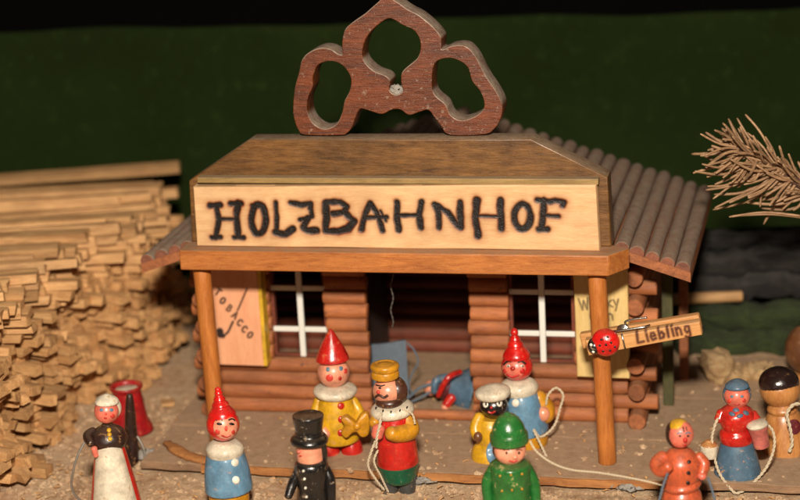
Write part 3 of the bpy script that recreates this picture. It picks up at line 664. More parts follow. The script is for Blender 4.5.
def cone_cap(tip=.1, bumps=True):
    if bumps: return [(0, 1.), (.02, 1.02), (.1, .95), (.22, .72), (.3, .6), (.36, .62), (.42, .5), (.5, .42), (.56, .43), (.62, .34), (.7, .27), (.76, .27), (.83, .17), (.88, .2), (.95, .18), (1, .05)]
    return [(0, 1.02), (.04, 1.03), (.3, .78), (.6, .46), (.85, .2), (.93, .17), (.98, .13), (1, .03)]
def collar(n=2): return [(0, .85), (.15, .97), (.5, 1.), (.85, .95), (1, .8)]

# 1 clown in blue, front left ------------------------------------------------
f = Fig('clown figurine in light blue coat and lumpy red hood before the left porch post', 229, 519)
body = f.turn('body', (229, 489), (225, 454), [(0, 23), (0, 23), (.05, 24), (.5, 22.5), (.9, 19.5), (1, 18)], 'blue')
f.turn('base', (230, 521), (229, 489), [(0, 15), (.1, 18), (.6, 20), (.95, 20), (1, 19)], 'ochre')
f.turn('collar', (225, 456), (224.5, 441), [(0, 14), (.05, 17), (.45, 19), (.75, 17), (1, 12)], 'cream')
head = f.ball('head', 223, 424.5, 16.4, 16.4, 'redb')
f.spot('face', head, 225.5, 427, 12.6, 12.4, 'skin', h=.02)
f.turn('hood', (222, 415), (217.5, 387), [(0, 14), (.12, 12.6), (.24, 9.9), (.32, 8.2), (.37, 8.6), (.46, 7), (.52, 5.6), (.57, 6), (.66, 4.6), (.72, 3.6), (.78, 4), (.86, 3.2), (.95, 3), (1, 1)], 'redb')
for x in (219.5, 231.5): f.spot('eye', head, x, 424, 3.2, 1.5, 'ink', 8, h=.045); f.line('brow', head, [(x-3.4, 420.5), (x, 419), (x+3.2, 420.5)], 1., 'ink')
f.spot('nose', head, 226, 428.5, 1.7, 2.8, 'cheek', h=.07); f.spot('cheek', head, 217.5, 432, 3., 3.2, 'cheek', h=.045); f.spot('cheek', head, 233, 432, 2.2, 2.8, 'cheek', h=.045); f.line('mouth', head, [(221.5, 435), (226, 436.8), (230.5, 435)], 1.1, 'lip')
for x, y in ((235, 462.5), (236, 480)): f.spot('button', body, x, y, 4, 4.2, 'wht', h=.05)

# 2 yellow clown beside the pillar -------------------------------------------
f = Fig('clown figurine in yellow coat with red buttons and smooth red cone hat', 340, 452, FZ)
for x in (329, 352): f.turn('shoe', (x, 456), (x, 432), [(0, 9), (.1, 11), (.4, 10.5), (.7, 8), (1, 6)], 'red')
body = f.turn('body', (340, 440), (335, 393), [(0, 18), (0, 18), (.05, 21), (.3, 21.5), (.7, 19.5), (1, 16)], 'yel')
f.turn('collar', (335.5, 397), (335, 385), [(0, 15), (.2, 20), (.5, 22), (.8, 20), (1, 13)], 'cream')
head = f.ball('head', 333.5, 372, 16, 15.5, 'skin')
f.turn('hat', (332.5, 359.5), (330.5, 329), [(0, 15.8), (.05, 16.4), (.35, 12.6), (.65, 7.6), (.88, 3.6), (1, .8)], 'red', n=3)
f.limb('arm', [(319, 400, 0, 5), (316, 414, -.15, 5.5), (322, 428, -.6, 5)], 'yel'); f.limb('arm', [(352, 400, 0, 5), (359, 412, -.15, 5.5), (358, 424, -.5, 5)], 'yel')
f.limb('hand', [(323, 430, -.6, 5), (327, 435, -.7, 4.5)], 'skin')
for x, y, r in ((328, 366, 10), (341, 365, -8)): f.spot('eye', head, x, y+3.5, 2.3, 2.6, 'eyeblue', h=.02)
f.spot('cheek', head, 329.5, 378, 4, 4, 'cheek'); f.spot('mouth', head, 340, 378.5, 1.8, 2.4, 'lip'); f.spot('cheek', head, 345.5, 371, 2, 3, 'cheek')
for x, y in ((341, 406), (341.5, 419.5), (341, 433)): f.spot('button', body, x, y, 3.8, 3.8, 'red', h=.05)
# the ochre bow-shaped piece it holds
f2 = Fig('ochre bow shaped wooden piece held between the yellow clown and the king', 357, 428, FZ, 'wooden_bow', 'toy prop')
f2.O = np.array(onwy(357, 428, f.O[1]-1.0)); f2.e.location = tuple(f2.O); f2.k = F/((f2.O-CAM)@fw)
c = [(341, 418), (347, 415), (354, 420), (357, 422), (361, 414), (368, 412), (370, 422), (369, 433), (362, 436), (357, 431), (352, 432), (346, 437), (341, 432), (344, 425)]
L = smooth_path([f2.P(x, y) for x, y in c], 4, True); nL = len(L); mid = L.mean(0)
V = []; 
for dy, q in ((-.16, .86), (-.2, .78), (-.1, 1.), (.1, 1.), (.18, .86)):
    pass
rings = [(-.2, .8), (-.16, .95), (0, 1.02), (.16, .95), (.2, .8)]
for dy, q in rings: V += [mid+(p-mid)*q+np.array([0, dy, 0]) for p in L]
Fc = [(r*nL+k, r*nL+(k+1) % nL, (r+1)*nL+(k+1) % nL, (r+1)*nL+k) for r in range(4) for k in range(nL)]
cV = len(V); V += [mid+np.array([0, -.24, 0]), mid+np.array([0, .24, 0])]
Fc += [(k, cV, (k+1) % nL) for k in range(nL)]+[(4*nL+k, 4*nL+(k+1) % nL, cV+1) for k in range(nL)]
f2.mk('bow', (V, Fc), 'ochre'); f2.ball('knob', 357, 426, 4, 4, 'ochre', dep=-.2)

# 3 king ---------------------------------------------------------------------
f = Fig('king figurine in red coat with white fur collar and yellow crown', 398, 490)
for x in (390, 407): f.turn('leg', (x, 493), (x-1, 466), [(0, 7.5), (.1, 9), (.6, 9.5), (1, 9.5)], 'grey')
body = f.turn('coat', (398, 463), (393, 408), [(0, 19), (0, 19), (.04, 21), (.4, 20), (.8, 17.5), (1, 14)], 'red')
f.turn('belt', (399.5, 480), (398, 462), [(0, 15), (.2, 17.5), (.75, 20), (.95, 20.4), (1, 19)], 'dkgrn')
f.turn('collar', (393, 415), (391, 402), [(0, 18), (.2, 21.5), (.5, 22), (.8, 19), (1, 11)], 'cream')
head = f.ball('head', 388, 391, 15, 14.5, 'skin', dep=0)
f.ball('hair', 392, 390.5, 15.5, 15.5, 'hair', dep=.2, ry=13); hr = f.ball('hair', 397.5, 392, 10, 13, 'hair', dep=-.08)
f.ball('beard', 389.5, 401, 14, 7, 'hair', dep=-.12)
f.turn('crown', (385.5, 378), (384.5, 363), [(0, 12), (.1, 13.6), (.4, 13.4), (.5, 12.7), (.6, 13.8), (.8, 14.4), (.93, 13.2), (.98, 10.4), (.93, 8.6), (.97, 6.5), (1.02, 3), (1.03, 1)], 'ochre')
f.line('brow', head, [(376, 385), (381, 386), (385, 385)], .7, 'ink'); f.spot('eye', head, 380, 388, 1.6, 1.2, 'ink'); f.spot('nose', head, 378.5, 392, 1.8, 2, 'cheek', h=.07); f.line('moustache', head, [(375, 397.5), (379, 395), (384, 397.5), (388, 395)], 1.3, 'hair')
f.limb('arm', [(406, 417, -.1, 8), (410, 430, -.35, 9.5), (398, 434, -.7, 8.5), (390, 433, -.9, 7)], 'ochre')
f.limb('arm', [(378, 415, -.1, 6), (374, 424, -.4, 6)], 'ochre')
f.limb('hand', [(379, 428, -.75, 6.5), (377, 436, -.8, 6)], 'skin2')
f.cord('cord', [(381, 413, -.75), (380, 424, -.95), (377, 436, -1.0), (376, 448, -.95)], 1.5)
f.cord('cord', [(376, 440, -.85), (371, 452, -.9), (368, 466, -.8), (376, 480, -.6), (384, 490, -.4)], 1.4); f.cord('cord', [(378, 450, -.85), (374, 462, -.95), (381, 477, -.7), (388, 492, -.4)], 1.2)
f.cord('cord', [(402, 409, -.6), (412, 414, -.6), (415, 424, -.7)], 1.1)
for x, y in ((376, 408), (383, 411.5), (391, 412.5), (400, 411), (408, 407), (385, 406.5), (397, 406)): f.spot('ermine_fleck', f.e.children[4], x, y, 1, 1.6, 'ink', h=.015) if 0 else None
col = [c for c in f.e.children if c.name.startswith('collar')][0]
for x, y in ((376, 408), (383, 411), (391, 412), (400, 410.5), (407, 407.5)): f.spot('ermine_fleck', col, x, y, .9, 1.7, 'ink', 20, h=.015)

# 4 clown in blue and ochre right of the door ---------------------------------
f = Fig('clown figurine in blue smock with ochre sleeves and lumpy red cap by the right pillar', 527, 443, FZ)
f.turn('base', (528, 446), (527, 428), [(0, 17), (.2, 20), (1, 20)], 'ochre')
body = f.turn('body', (527, 432), (519, 390), [(0, 20), (0, 20), (.05, 22), (.4, 21.5), (.8, 19), (1, 15)], 'blue')
f.turn('collar', (519.5, 394), (518.5, 379), [(0, 13), (.1, 17), (.45, 19), (.8, 16.5), (1, 11)], 'cream')
head = f.ball('head', 517, 366, 15.8, 14.6, 'redb')
f.spot('face', head, 513.8, 368.4, 12.4, 10.4, 'skin2', h=.02)
f.turn('cap', (516.5, 357), (514, 328), [(0, 13.6), (.12, 13), (.3, 9.4), (.38, 7.6), (.43, 8), (.52, 6.6), (.57, 5.2), (.62, 5.5), (.7, 4.4), (.76, 3.4), (.82, 3.9), (.92, 3.4), (1, 1)], 'redb')
for x, b in ((508, -1), (521.5, 1)): f.line('brow', head, [(x-4, 363.5+b*-1.2), (x, 361.5), (x+4, 363+b*1.2)], 1.3, 'ink'); f.spot('eye', head, x+.5, 366, 2.2, 1.6, 'wht', h=.045); f.spot('eye', head, x+.8, 366.2, 1.1, 1.2, 'ink', h=.06)
f.spot('nose', head, 513, 368.5, 2.6, 2.4, 'lip', h=.1); f.spot('cheek', head, 505, 371, 2.4, 2.8, 'cheek', h=.045); f.spot('cheek', head, 522.3, 371, 3., 3.4, 'lip', h=.045); f.line('mouth', head, [(507, 374.2), (513, 376.8), (519.5, 374.6)], 1.3, 'lip')
f.limb('arm', [(537, 396, 0, 8), (544, 408, 0, 10.5), (545, 418, -.2, 9)], 'ochre'); f.ball('hand', 543, 414, 7, 8, 'skin', dep=-.35)
f.limb('arm', [(503, 398, 0, 6.5), (496, 410, -.1, 8)], 'ochre')
f.spot('button', body, 515.5, 403, 4, 4.2, 'wht', h=.05)
f.cord('cord', [(546, 405, -.35), (548, 395, -.4), (556, 388, -.3), (563, 395, -.3), (560, 408, -.3), (554, 426, -.4), (541, 437, -.6), (534, 430, -.9), (541, 445, -1.2), (548, 460, -1.4)], 1.3)
# 5 figurine with cream cap behind the green one ---------------------------------
f = Fig('figurine with dark painted face, cream round cap and yellow coat behind the green helmet', 489, 466, FZ-.35)
body = f.turn('body', (489, 468), (491, 418), [(0, 14), (.05, 17), (.2, 18.5), (.38, 17.5), (.5, 13.5), (.62, 15), (.85, 15), (1, 11)], 'yel')
head = f.ball('head', 494, 405.5, 14, 12.5, 'black')
f.turn('cap', (493.5, 397.5), (492, 385), [(0, 12), (.08, 16), (.35, 18), (.65, 16.5), (.9, 9), (1, 3)], 'cream')
f.ball('pompom', 492, 387.5, 3.6, 2.4, 'cream')
f.spot('eye', head, 485.5, 404, 3., 4., 'wht', h=.03); f.spot('eye', head, 499.5, 403, 3.2, 4., 'wht', h=.03)
f.spot('eye', head, 486.3, 404.3, 1.1, 1.7, 'ink', h=.05); f.spot('eye', head, 499, 403.4, 1.1, 1.7, 'ink', h=.05)
f.spot('nose', head, 491.3, 407.5, 1.6, 1.6, 'lip', h=.05); f.line('mouth', head, [(488, 411.5), (491.5, 413), (495.5, 411)], 1.1, 'lip')
f.limb('arm', [(480, 416, 0, 5.5), (475.5, 428, -.2, 6), (478, 438, -.4, 5)], 'yel'); f.ball('hand', 478, 437, 4.5, 5.5, 'brown', dep=-.5)
f.spot('apron_patch', body, 493, 453, 7, 12, 'blue', h=.03)

# 6 green helmet figurine --------------------------------------------------------
f = Fig('figurine in green uniform with green helmet, front centre', 512, 548)
for x in (503, 521): f.turn('leg', (x, 552), (x, 520), [(0, 8), (.1, 10), (1, 10)], 'black')
body = f.turn('body', (512, 530), (510, 461), [(0, 20), (.04, 23), (.3, 22), (.6, 20), (.9, 21), (.97, 19), (1, 12)], 'grn')
head = f.ball('head', 510, 450, 16, 15, 'skin')
f.ball('hair', 509, 450, 16.6, 13, 'dbrown', dep=.12, ry=14)
f.turn('helmet', (509.5, 442.5), (507, 412), [(0, 17), (.02, 18.8), (.12, 19.3), (.3, 19), (.33, 17.4), (.55, 15.6), (.75, 12), (.88, 8), (.93, 4.2), (1, 2)], 'grn')
for x in (506.5, 519): f.spot('eye', head, x, 453, 1.2, 1.6, 'ink', h=.02); f.line('brow', head, [(x-3, 450.3), (x, 449.6), (x+3, 450.3)], .5, 'dbrown')
f.ball('nose', 515, 457, 2.4, 2.2, 'skin', dep=-.5); f.line('mouth', head, [(509, 460.5), (513.5, 461.8), (517, 460)], .8, 'lip')
for x, y in ((500, 476), (511, 475), (522, 474), (502, 491), (512, 490), (522, 489)): f.spot('button', body, x, y, 1.1, 1.4, 'ochre', h=.04)
f.limb('arm', [(493, 468, 0, 5), (487, 482, 0, 5.5), (488, 500, -.1, 5)], 'grn'); f.limb('arm', [(527, 467, 0, 5), (534, 482, 0, 5.5), (536, 500, -.1, 5)], 'grn')
f.cord('cord', [(530, 441, -.3), (537, 452, -.5), (552, 463, -.5), (572, 470, -.4), (600, 473, -.2), (640, 480, 0), (690, 492, .2)], 1.1)

# 7 chimney sweep ------------------------------------------------------------------
f = Fig('figurine in black suit and top hat with white buttons, front left of centre', 313, 549)
for x in (305, 322): f.turn('leg', (x, 552), (x, 518), [(0, 8), (.1, 9.5), (1, 9)], 'black')
body = f.turn('body', (315, 528), (311, 458), [(0, 17), (.04, 19), (.35, 17.5), (.6, 15.5), (.88, 17), (.97, 14), (1, 8)], 'black')
head = f.turn('head', (310.5, 463), (309.5, 436), [(0, 10), (.08, 12.5), (.3, 13.5), (.6, 14), (1, 13)], 'skin')
f.limb('hair', [(322, 440, -.2, 3), (324, 452, -.15, 3.4), (324, 462, 0, 3)], 'black')
f.ball('hair', 312, 449, 13.6, 11, 'black', dep=.2, ry=11)
f.turn('hat', (309.5, 443), (308, 414), [(0, 16.5), (.04, 18.5), (.14, 19), (.24, 17), (.3, 14.4), (.36, 13.8), (.38, 14.2), (.5, 13.8), (.9, 15.4), (.97, 15), (.97, 15), (1, 12)], 'black', n=4)
f.spot('eye', head, 303.5, 448, 1.1, 1.5, 'ink', h=.02); f.spot('nose', head, 299.5, 451.5, 1.6, 2, 'skin2', h=.1); f.spot('mouth', head, 300.5, 456, 1.8, .9, 'lip', h=.03)
for x, y in ((303, 468), (304, 476), (305, 485), (306, 494)): f.spot('button', body, x+.5, y+3, 1.4, 1.5, 'wht', h=.05)
f.limb('arm', [(299, 470, 0, 4.5), (293, 483, -.1, 5), (288, 497, -.3, 4)], 'black'); f.limb('arm', [(325, 468, 0, 4.8), (330, 480, -.1, 5.4), (331, 500, -.2, 5)], 'black')

# 8 woman in white apron -------------------------------------------------------------
f = Fig('woman figurine in black bodice and long white apron before the stick pile', 117, 529)
skirt = f.turn('skirt', (119, 532), (109, 440), [(0, 28), (0, 28), (.04, 29), (.3, 25.5), (.7, 18.5), (.93, 14), (1, 12)], 'redb')
ap = f.turn('apron', (118.5, 530), (108, 441), [(0, 24.5), (0, 24.5), (.04, 25.5), (.3, 22.6), (.7, 16.5), (.93, 12.6), (1, 10)], 'cream', dep=-.22)
bod = f.turn('bodice', (110, 450), (107, 424), [(0, 11), (.15, 15.5), (.45, 18.5), (.75, 15), (.95, 7), (1, 5.5)], 'dbrown')
head = f.ball('head', 106.5, 411, 12.2, 12.5, 'skin2')
f.turn('bonnet', (107, 402.5), (106.5, 394), [(0, 11.6), (.3, 11.2), (.65, 8), (1, 1.5)], 'cream'); f.ball('bonnet', 108, 408, 13.4, 13.2, 'cream', dep=.2, ry=11)
for x in (101.5, 111.5): f.spot('eye', head, x, 410, 2.2, 2, 'eyeblue', h=.02)
f.spot('cheek', head, 112.5, 416, 2.6, 2.6, 'cheek'); f.spot('mouth', head, 105.5, 418, 1.6, 1, 'lip'); f.spot('nose', head, 106, 414, 1.2, 1.5, 'cheek', h=.05)
for x, y in ((109, 430), (109.5, 434.5), (110, 439)): f.spot('button', bod, x, y, 2.4, 2.3, 'yel', h=.05)
f.limb('arm', [(94, 431, 0, 4.5), (88, 436, -.2, 5.2), (91, 444, -.5, 4)], 'dbrown'); f.limb('hand', [(94, 448, -.6, 3.2), (96, 456, -.6, 2.6)], 'skin2')
f.cord('wire', [(86, 440, -.3), (78, 455, -.4), (73, 472, -.4), (72, 488, -.2), (80, 500, 0), (95, 503, .2)], 1.2, 'wire', twist=False)
# umbrella-like dark peg behind her
g = Fig('dark brown tapered wooden peg standing behind the woman in white apron', 131, 464, 0, 'wooden_peg', 'peg')
g.turn('peg_body', (132, 466), (129.5, 394), [(0, 5), (.1, 7), (.4, 6.6), (.8, 4.8), (.97, 3.4), (1, 2)], 'dbrown')
g.cord('wire', [(137, 436, -.2), (144, 450, -.3), (145, 470, -.4), (146, 486, -.5), (139, 493, -.6)], 1.3, 'wire', twist=False)

# 9 red bell piece ---------------------------------------------------------------------
f = Fig('red flared wooden cup with cream inside behind the woman in apron', 130, 431, 0, 'red_cup', 'cup')
p0, p1 = f.P(131, 431), f.P(126, 386)
pr = [(0, 20), (.02, 22.5), (.08, 22), (.3, 18), (.6, 16), (.88, 14.6), (.94, 16), (1, 17), (1.02, 15.6), (.99, 13), (.9, 11.6), (.88, 4)]
f.mk('cup', spun(p0, p1, [(t, r/f.k) for t, r in fine_prof(pr, 4)]), 'crimson')
f.turn('lining', (126.7, 391), (126.3, 388), [(0, 11), (.6, 11.8), (1, 10.5)], 'cream')

# 10 orange figurine ---------------------------------------------------------------------
f = Fig('figurine in orange red suit with black buttons and yellow fringe, front right', 682, 545)
for x in (672, 692): f.turn('leg', (x, 549), (x, 508), [(0, 8), (.2, 10), (1, 11)], 'orange')
body = f.turn('body', (682, 506), (680, 449), [(0, 17), (.05, 20), (.22, 19), (.34, 15.5), (.42, 16.5), (.6, 19), (.8, 19), (.95, 13), (1, 9)], 'orange')
f.turn('waist', (682, 488), (681, 479), [(0, 17), (.4, 19.5), (.7, 18.5), (1, 16)], 'orange')
head = f.ball('head', 680.5, 434, 13, 14, 'skin2')
f.ball('hair', 673, 434, 7.5, 13, 'dbrown', dep=.1, ry=11); f.ball('hair', 679, 427.5, 10.5, 8.5, 'yel', dep=.06, ry=12)
f.line('fringe', head, [(683, 427), (684, 432)], .7, 'ink'); f.line('fringe', head, [(686, 427), (687, 431)], .6, 'ink')
for x in (680, 688): f.line('brow', head, [(x-3, 434), (x, 432.5), (x+2.5, 433.5)], .7, 'eyeblue'); f.spot('eye', head, x, 436, 1.4, 1.3, 'ink', h=.02)
f.spot('nose', head, 685, 440, 2.3, 2.6, 'lip', h=.09); f.spot('mouth', head, 685, 445, 2, 1., 'lip')
for x, y in ((689, 462), (688.5, 473), (688, 483)): f.spot('button', body, x, y, 2.2, 2.2, 'ink', h=.05)
f.limb('arm', [(664, 456, 0, 6.5), (657, 464, -.15, 7.5), (661, 471, -.5, 6.5), (669, 466, -.8, 5)], 'orange')
f.limb('arm', [(698, 456, 0, 5.5), (704, 464, -.1, 6), (702, 474, -.3, 5)], 'orange'); f.ball('hand', 702, 476, 4.5, 4, 'skin2', dep=-.35)
f.cord('cord', [(668, 472, -.8), (663, 486, -.9), (658, 505, -1)], 1.3, 'slate'); f.cord('cord', [(708, 478, -.3), (712, 490, -.4), (716, 506, -.5)], 1.3, 'slate')

# 11 woman with blue skirt ------------------------------------------------------------------
f = Fig('woman figurine in red blouse, blue skirt and grey blue headscarf', 738, 483)
f.turn('base', (738.5, 489), (738, 474), [(0, 17), (.1, 20), (.9, 21), (1, 20)], 'dkgrn')
sk_ = f.turn('skirt', (738, 482), (737, 440), [(0, 22), (0, 22), (.05, 24.5), (.4, 22), (.8, 18), (1, 15)], 'dblue')
bl = f.turn('blouse', (737, 443), (736, 404), [(0, 12), (.06, 16.5), (.25, 17.5), (.38, 15), (.45, 15.5), (.65, 18), (.82, 16.5), (.95, 10), (1, 7)], 'red')
head = f.ball('head', 737, 396, 12.5, 12.5, 'skin2'); f.ball('headscarf', 737, 394, 14.2, 14, 'dblue', dep=.18, ry=11.5); f.turn('headscarf', (737, 386.5), (736.5, 379), [(0, 12.), (.3, 11.2), (.7, 7.5), (1, 2)], 'dblue')
for x in (732, 742): f.spot('eye', head, x, 396.5, 1.8, 1.5, 'eyeblue', h=.02)
f.spot('cheek', head, 729.5, 401, 2.2, 2.2, 'cheek'); f.spot('cheek', head, 744, 400.5, 2.2, 2.2, 'cheek'); f.line('mouth', head, [(734, 404), (737, 405), (740, 404)], .8, 'lip')
for x, y, r_ in ((732, 413, 20), (740, 415, -15), (746, 412, 30), (736, 409, 0)): f.spot('scarf_end', bl, x, y+1, 3.6, 2.2, 'dblue', r_, h=.05)
f.limb('arm', [(722, 412, 0, 5), (719, 420, -.1, 5)], 'red')
f.limb('arm', [(752, 414, 0, 5.5), (757, 425, -.3, 7)], 'red')
f.cord('cord', [(718, 418, -.3), (714, 428, -.4), (712, 442, -.4), (718, 470, -.6), (730, 488, -.9), (738, 493, -1), (752, 484, -.9), (766, 468, -.7), (774, 448, -.5), (773, 432, -.4), (766, 424, -.4), (758, 421, -.3)], 1.5)
g = Fig('white lidded wooden pail hanging beside the blue skirted woman', 709, 468, 0, 'toy_pail', 'pail'); g.O = onwy(709, 460, f.O[1]-.3); g.e.location = tuple(g.O)
g.turn('pail', (709, 457), (709, 445), [(0, 7), (.1, 8), (.9, 8.5), (1, 8)], 'cream'); g.turn('lid', (709, 446), (709, 440), [(0, 7.5), (.3, 8), (.7, 5), (.8, 4), (1, 3)], 'natural')
g = Fig('dusty pink turned wooden mug held by the blue skirted woman', 760, 446, 0, 'toy_mug', 'mug'); g.O = onwy(760, 440, f.O[1]-.6); g.e.location = tuple(g.O)
g.turn('mug', (762, 447), (757, 424), [(0, 6.5), (.08, 7.5), (.5, 8), (.9, 9.5), (1, 8)], 'pink'); g.turn('rim', (757.6, 427), (756.5, 422), [(0, 9), (.5, 10.4), (1, 8)], 'cream')

# 12 doll with brown cap ---------------------------------------------------------------------
f = Fig('plain turned doll with glossy dark brown cap beside the right edge', 786, 459, 0, 'wooden_doll', 'doll')
body = f.turn('body', (787, 464), (783, 408), [(0, 23), (0, 23), (.05, 25), (.3, 24.5), (.6, 21), (.85, 17), (1, 12)], 'natural')
f.turn('neck', (783, 412), (782, 402), [(0, 14), (.4, 15.5), (.8, 13), (1, 11)], 'natural')
f.ball('head', 780, 389, 20, 18.5, 'natural'); f.ball('cap', 779, 383, 20.2, 16.5, 'cap', dep=.05)
f.spot('painted_patch', body, 794, 427, 7, 8, 'maroon', h=.03)
f.cord('cord', [(800, 404, -.9), (793, 405, -.95), (787, 414, -1), (790, 428, -1.05), (792, 443, -1.05), (789, 452, -1.1)], 1.8)
# 13 big brown ball-shaped doll at edge
f = Fig('large blurred brown turned head of a doll at the right edge', 806, 395, 0, 'turned_head', 'doll')
f.turn('neck', (808, 399), (806, 372), [(0, 15), (.2, 17), (1, 12)], 'natural'); f.ball('head', 806, 349, 21, 25, 'brown')

# 14 toppled doll inside the doorway ------------------------------------------------------------
f = Fig('toppled figurine in red and blue lying inside the doorway', 448, 402, FZ)
f.turn('skirt', (470, 391), (444, 386), [(0, 24), (0, 24), (.05, 24.5), (.5, 17), (1, 10)], 'dblue')
f.turn('bodice', (450, 388), (434, 384), [(0, 12), (.3, 13), (.8, 10), (1, 7)], 'maroon')
f.limb('sleeve', [(447, 377, -.3, 4), (436, 381, -.5, 4), (434, 392, -.6, 3.4)], 'dblue'); f.limb('arm', [(452, 397, -.7, 5), (446, 405, -.8, 4.4)], 'red'); f.ball('hand', 445, 407, 4, 4, 'skin', dep=-.8)
f.ball('head', 431, 388, 7, 8, 'skin', dep=0); f.limb('sash', [(460, 372, -.4, 3), (448, 378, -.9, 3), (438, 396, -.7, 2.6)], 'red')
f.cord('wire', [(432, 384, -.3), (420, 388, -.3), (408, 398, -.2), (396, 406, 0)], 1.6, 'slate', twist=False); f.cord('wire', [(430, 392, -.3), (416, 400, -.3), (405, 404, 0)], 1.4, 'slate', twist=False)
# 15 grey panel in the doorway
g = Fig('slate grey square panel with curled wire leaning in the doorway', 389, 404, FZ, 'small_panel', 'panel')
q = [g.P(372, 404, .2), g.P(409, 403, 0), g.P(406, 341, .3), g.P(370, 345, .5)]
V = []; n = 10
for dy in (0, .12):
    for j in range(n+1):
        for i in range(n+1):
            u, v = i/n, j/n; p = q[0]*(1-u)*(1-v)+q[1]*u*(1-v)+q[2]*u*v+q[3]*(1-u)*v; V.append(p+np.array([0, dy+.06*math.sin(u*5+v*3), 0]))
W = n+1; N2 = W*W; Fc = [(j*W+i, j*W+i+1, (j+1)*W+i+1, (j+1)*W+i) for j in range(n) for i in range(n)]; Fc += [tuple(x+N2 for x in reversed(t)) for t in Fc]
bd = list(range(W))+[j*W+n for j in range(1, W)]+[n*W+i for i in range(n-1, -1, -1)]+[j*W for j in range(n-1, 0, -1)]
Fc += [(bd[(k+1) % len(bd)], bd[k], bd[k]+N2, bd[(k+1) % len(bd)]+N2) for k in range(len(bd))]
g.mk('panel', (V, Fc), 'slate', auto=40)
g.cord('wire', [(407, 343, .2), (414, 350, .1), (418, 362, 0), (412, 374, 0), (409, 386, 0), (414, 396, 0)], 1., 'slate', twist=False)
# dusty thread hanging in the doorway
g0 = H2W(*hy(392, 276, 3.2)); P = [H2W(*hy(392+1.2*math.sin(i*1.1), 268+i*4.2, 3.2)) for i in range(15)]
g = thing('dusty_thread', 'dusty cobweb thread hanging from the porch roof in the doorway', 'thread', tuple(g0))
Pp = smooth_path([p-g0 for p in P], 4); link('thread', *tube(Pp, [.01+.016*abs(math.sin(i*.7)) for i in range(len(Pp))], 6), m['web'], g)

# ------------------------------------------------------------------ stacked split sticks
PH = 6.6
base = [onz(-60, 540), onz(14, 482), onz(51, 436), onz(100, 398), onz(160, 372), onz(184, 322)]
base = [np.array([b[0], b[1]]) for b in base]
def stick_mesh(name, L, w, h):
    n = 7; V = []
    ph = random.random()*6; br = random.uniform(.88, 1.1)
    for i in range(n+1):
        x = -L*i/n; a = 1+.06*math.sin(ph+i)+random.uniform(-.04, .04); b = 1+.06*math.cos(ph+i*1.3)+random.uniform(-.04, .04); sx = random.uniform(-.05, .05) if i == 0 else 0
        cc = [(-w/2*a, -h/2*b), (w/2*a*br, -h/2*b*.95), (w/2*a, h/2*b), (w/2*.2, h/2*b*1.06), (-w/2*a*.96, h/2*b*br)]
        V += [(x+(random.uniform(-.08, .08) if i == 0 else 0), y, z) for y, z in cc]
    k = 5; Fc = [tuple(range(k)), tuple(n*k+q for q in range(k-1, -1, -1))]
    for i in range(n):
        for q in range(k): q2 = (q+1) % k; Fc.append((i*k+q, (i+1)*k+q, (i+1)*k+q2, i*k+q2))
    me = bpy.data.meshes.new(name); me.from_pydata(V, [], Fc); me.materials.append(m['straw']); me.update(); return me
variants = [stick_mesh('wood_stick', random.uniform(12, 19), random.choice([.34, .4, .44, .5, .6]), random.uniform(.3, .42)) for _ in range(26)]
# arc-length sampler of the foot line
seglen = [np.linalg.norm(b-a) for a, b in zip(base[:-1], base[1:])]; TL = sum(seglen)
def along(s):
    for a, b, L in zip(base[:-1], base[1:], seglen):
        if s <= L: return a+(b-a)*s/L, (b-a)/L
        s -= L
    return base[-1]+(base[-1]-base[-2])/seglen[-1]*s, (base[-1]-base[-2])/seglen[-1]
slots = []; NL = 17; lh = PH/NL
for j in range(NL):
    s = random.uniform(0, .4); top_ = j >= NL-2
    th0 = math.radians(4 if j >= NL-3 else (-4-26*min(1, (NL-3-j)/5)))
    while s < TL+.3:
        p, d = along(s); th = th0+math.radians(random.uniform(-2, 2) if top_ else random.uniform(-9, 9)); u = np.array([math.cos(th), math.sin(th)])
        jit = random.gauss(0, .42)+.45*math.sin(s*1.3+j*.8); inset = .03*j
        e = p+u*(jit-inset)
        slots.append((e[0], e[1], lh*(j+.5)+random.uniform(-.05, .05), th, j)); cr = abs(u[0]*d[1]-u[1]*d[0]); s += random.uniform(.42, .56)/max(cr, .35)
for _ in range(9):
    s = random.uniform(TL*.5, TL); p, d = along(s); slots.append((p[0]-random.uniform(0, 2.5), p[1], PH+.12, math.radians(random.uniform(-3, 10)), NL))
e = onz(180, 168, PH+.2); slots.append((e[0], e[1], PH+.25, math.radians(3), NL))
def score(s): return -(s[1]-CAM[1])+(40 if s[4] >= NL-1 else 0)
slots.sort(key=score, reverse=True)
slots = [s for s in slots if 1]
G = 'split sticks stacked at the left'
mine, rest = [], []
for s in slots:
    q = np.array([s[0], s[1], s[2]])-CAM; px = 400+F*(q@CR)/(q@fw)
    if px < -25 and s[4] < NL-1: rest.append(s); continue
    (mine if len(mine) < 296 else rest).append(s)
proto = bpy.data.objects.new('wood_stick', variants[0])
for i, (x, y, z, th, j) in enumerate(mine):
    o = proto if i == 0 else proto.copy(); o.data = variants[random.randrange(len(variants))]; COL.objects.link(o)
    o.location = (x, y, z); o.rotation_euler = (random.gauss(0, .22), random.uniform(-.012, .012), th)
    tag(o, 'pale split wooden stick lying in the stack left of the station', 'stick', G)
parts = []
for x, y, z, th, j in rest:
    me = variants[random.randrange(len(variants))]; ca, sa = math.cos(th), math.sin(th)
    V = np.array([v.co for v in me.vertices]); W2 = np.stack([x+ca*V[:, 0]-sa*V[:, 1], y+sa*V[:, 0]+ca*V[:, 1], z+V[:, 2]], 1); parts.append((W2, [tuple(p.vertices) for p in me.polygons]))
o = link('stacked_sticks', *join(parts), m['straw'], None, False); tag(o, 'mass of pale split sticks deeper in the stack', 'sticks', None, 'stuff')

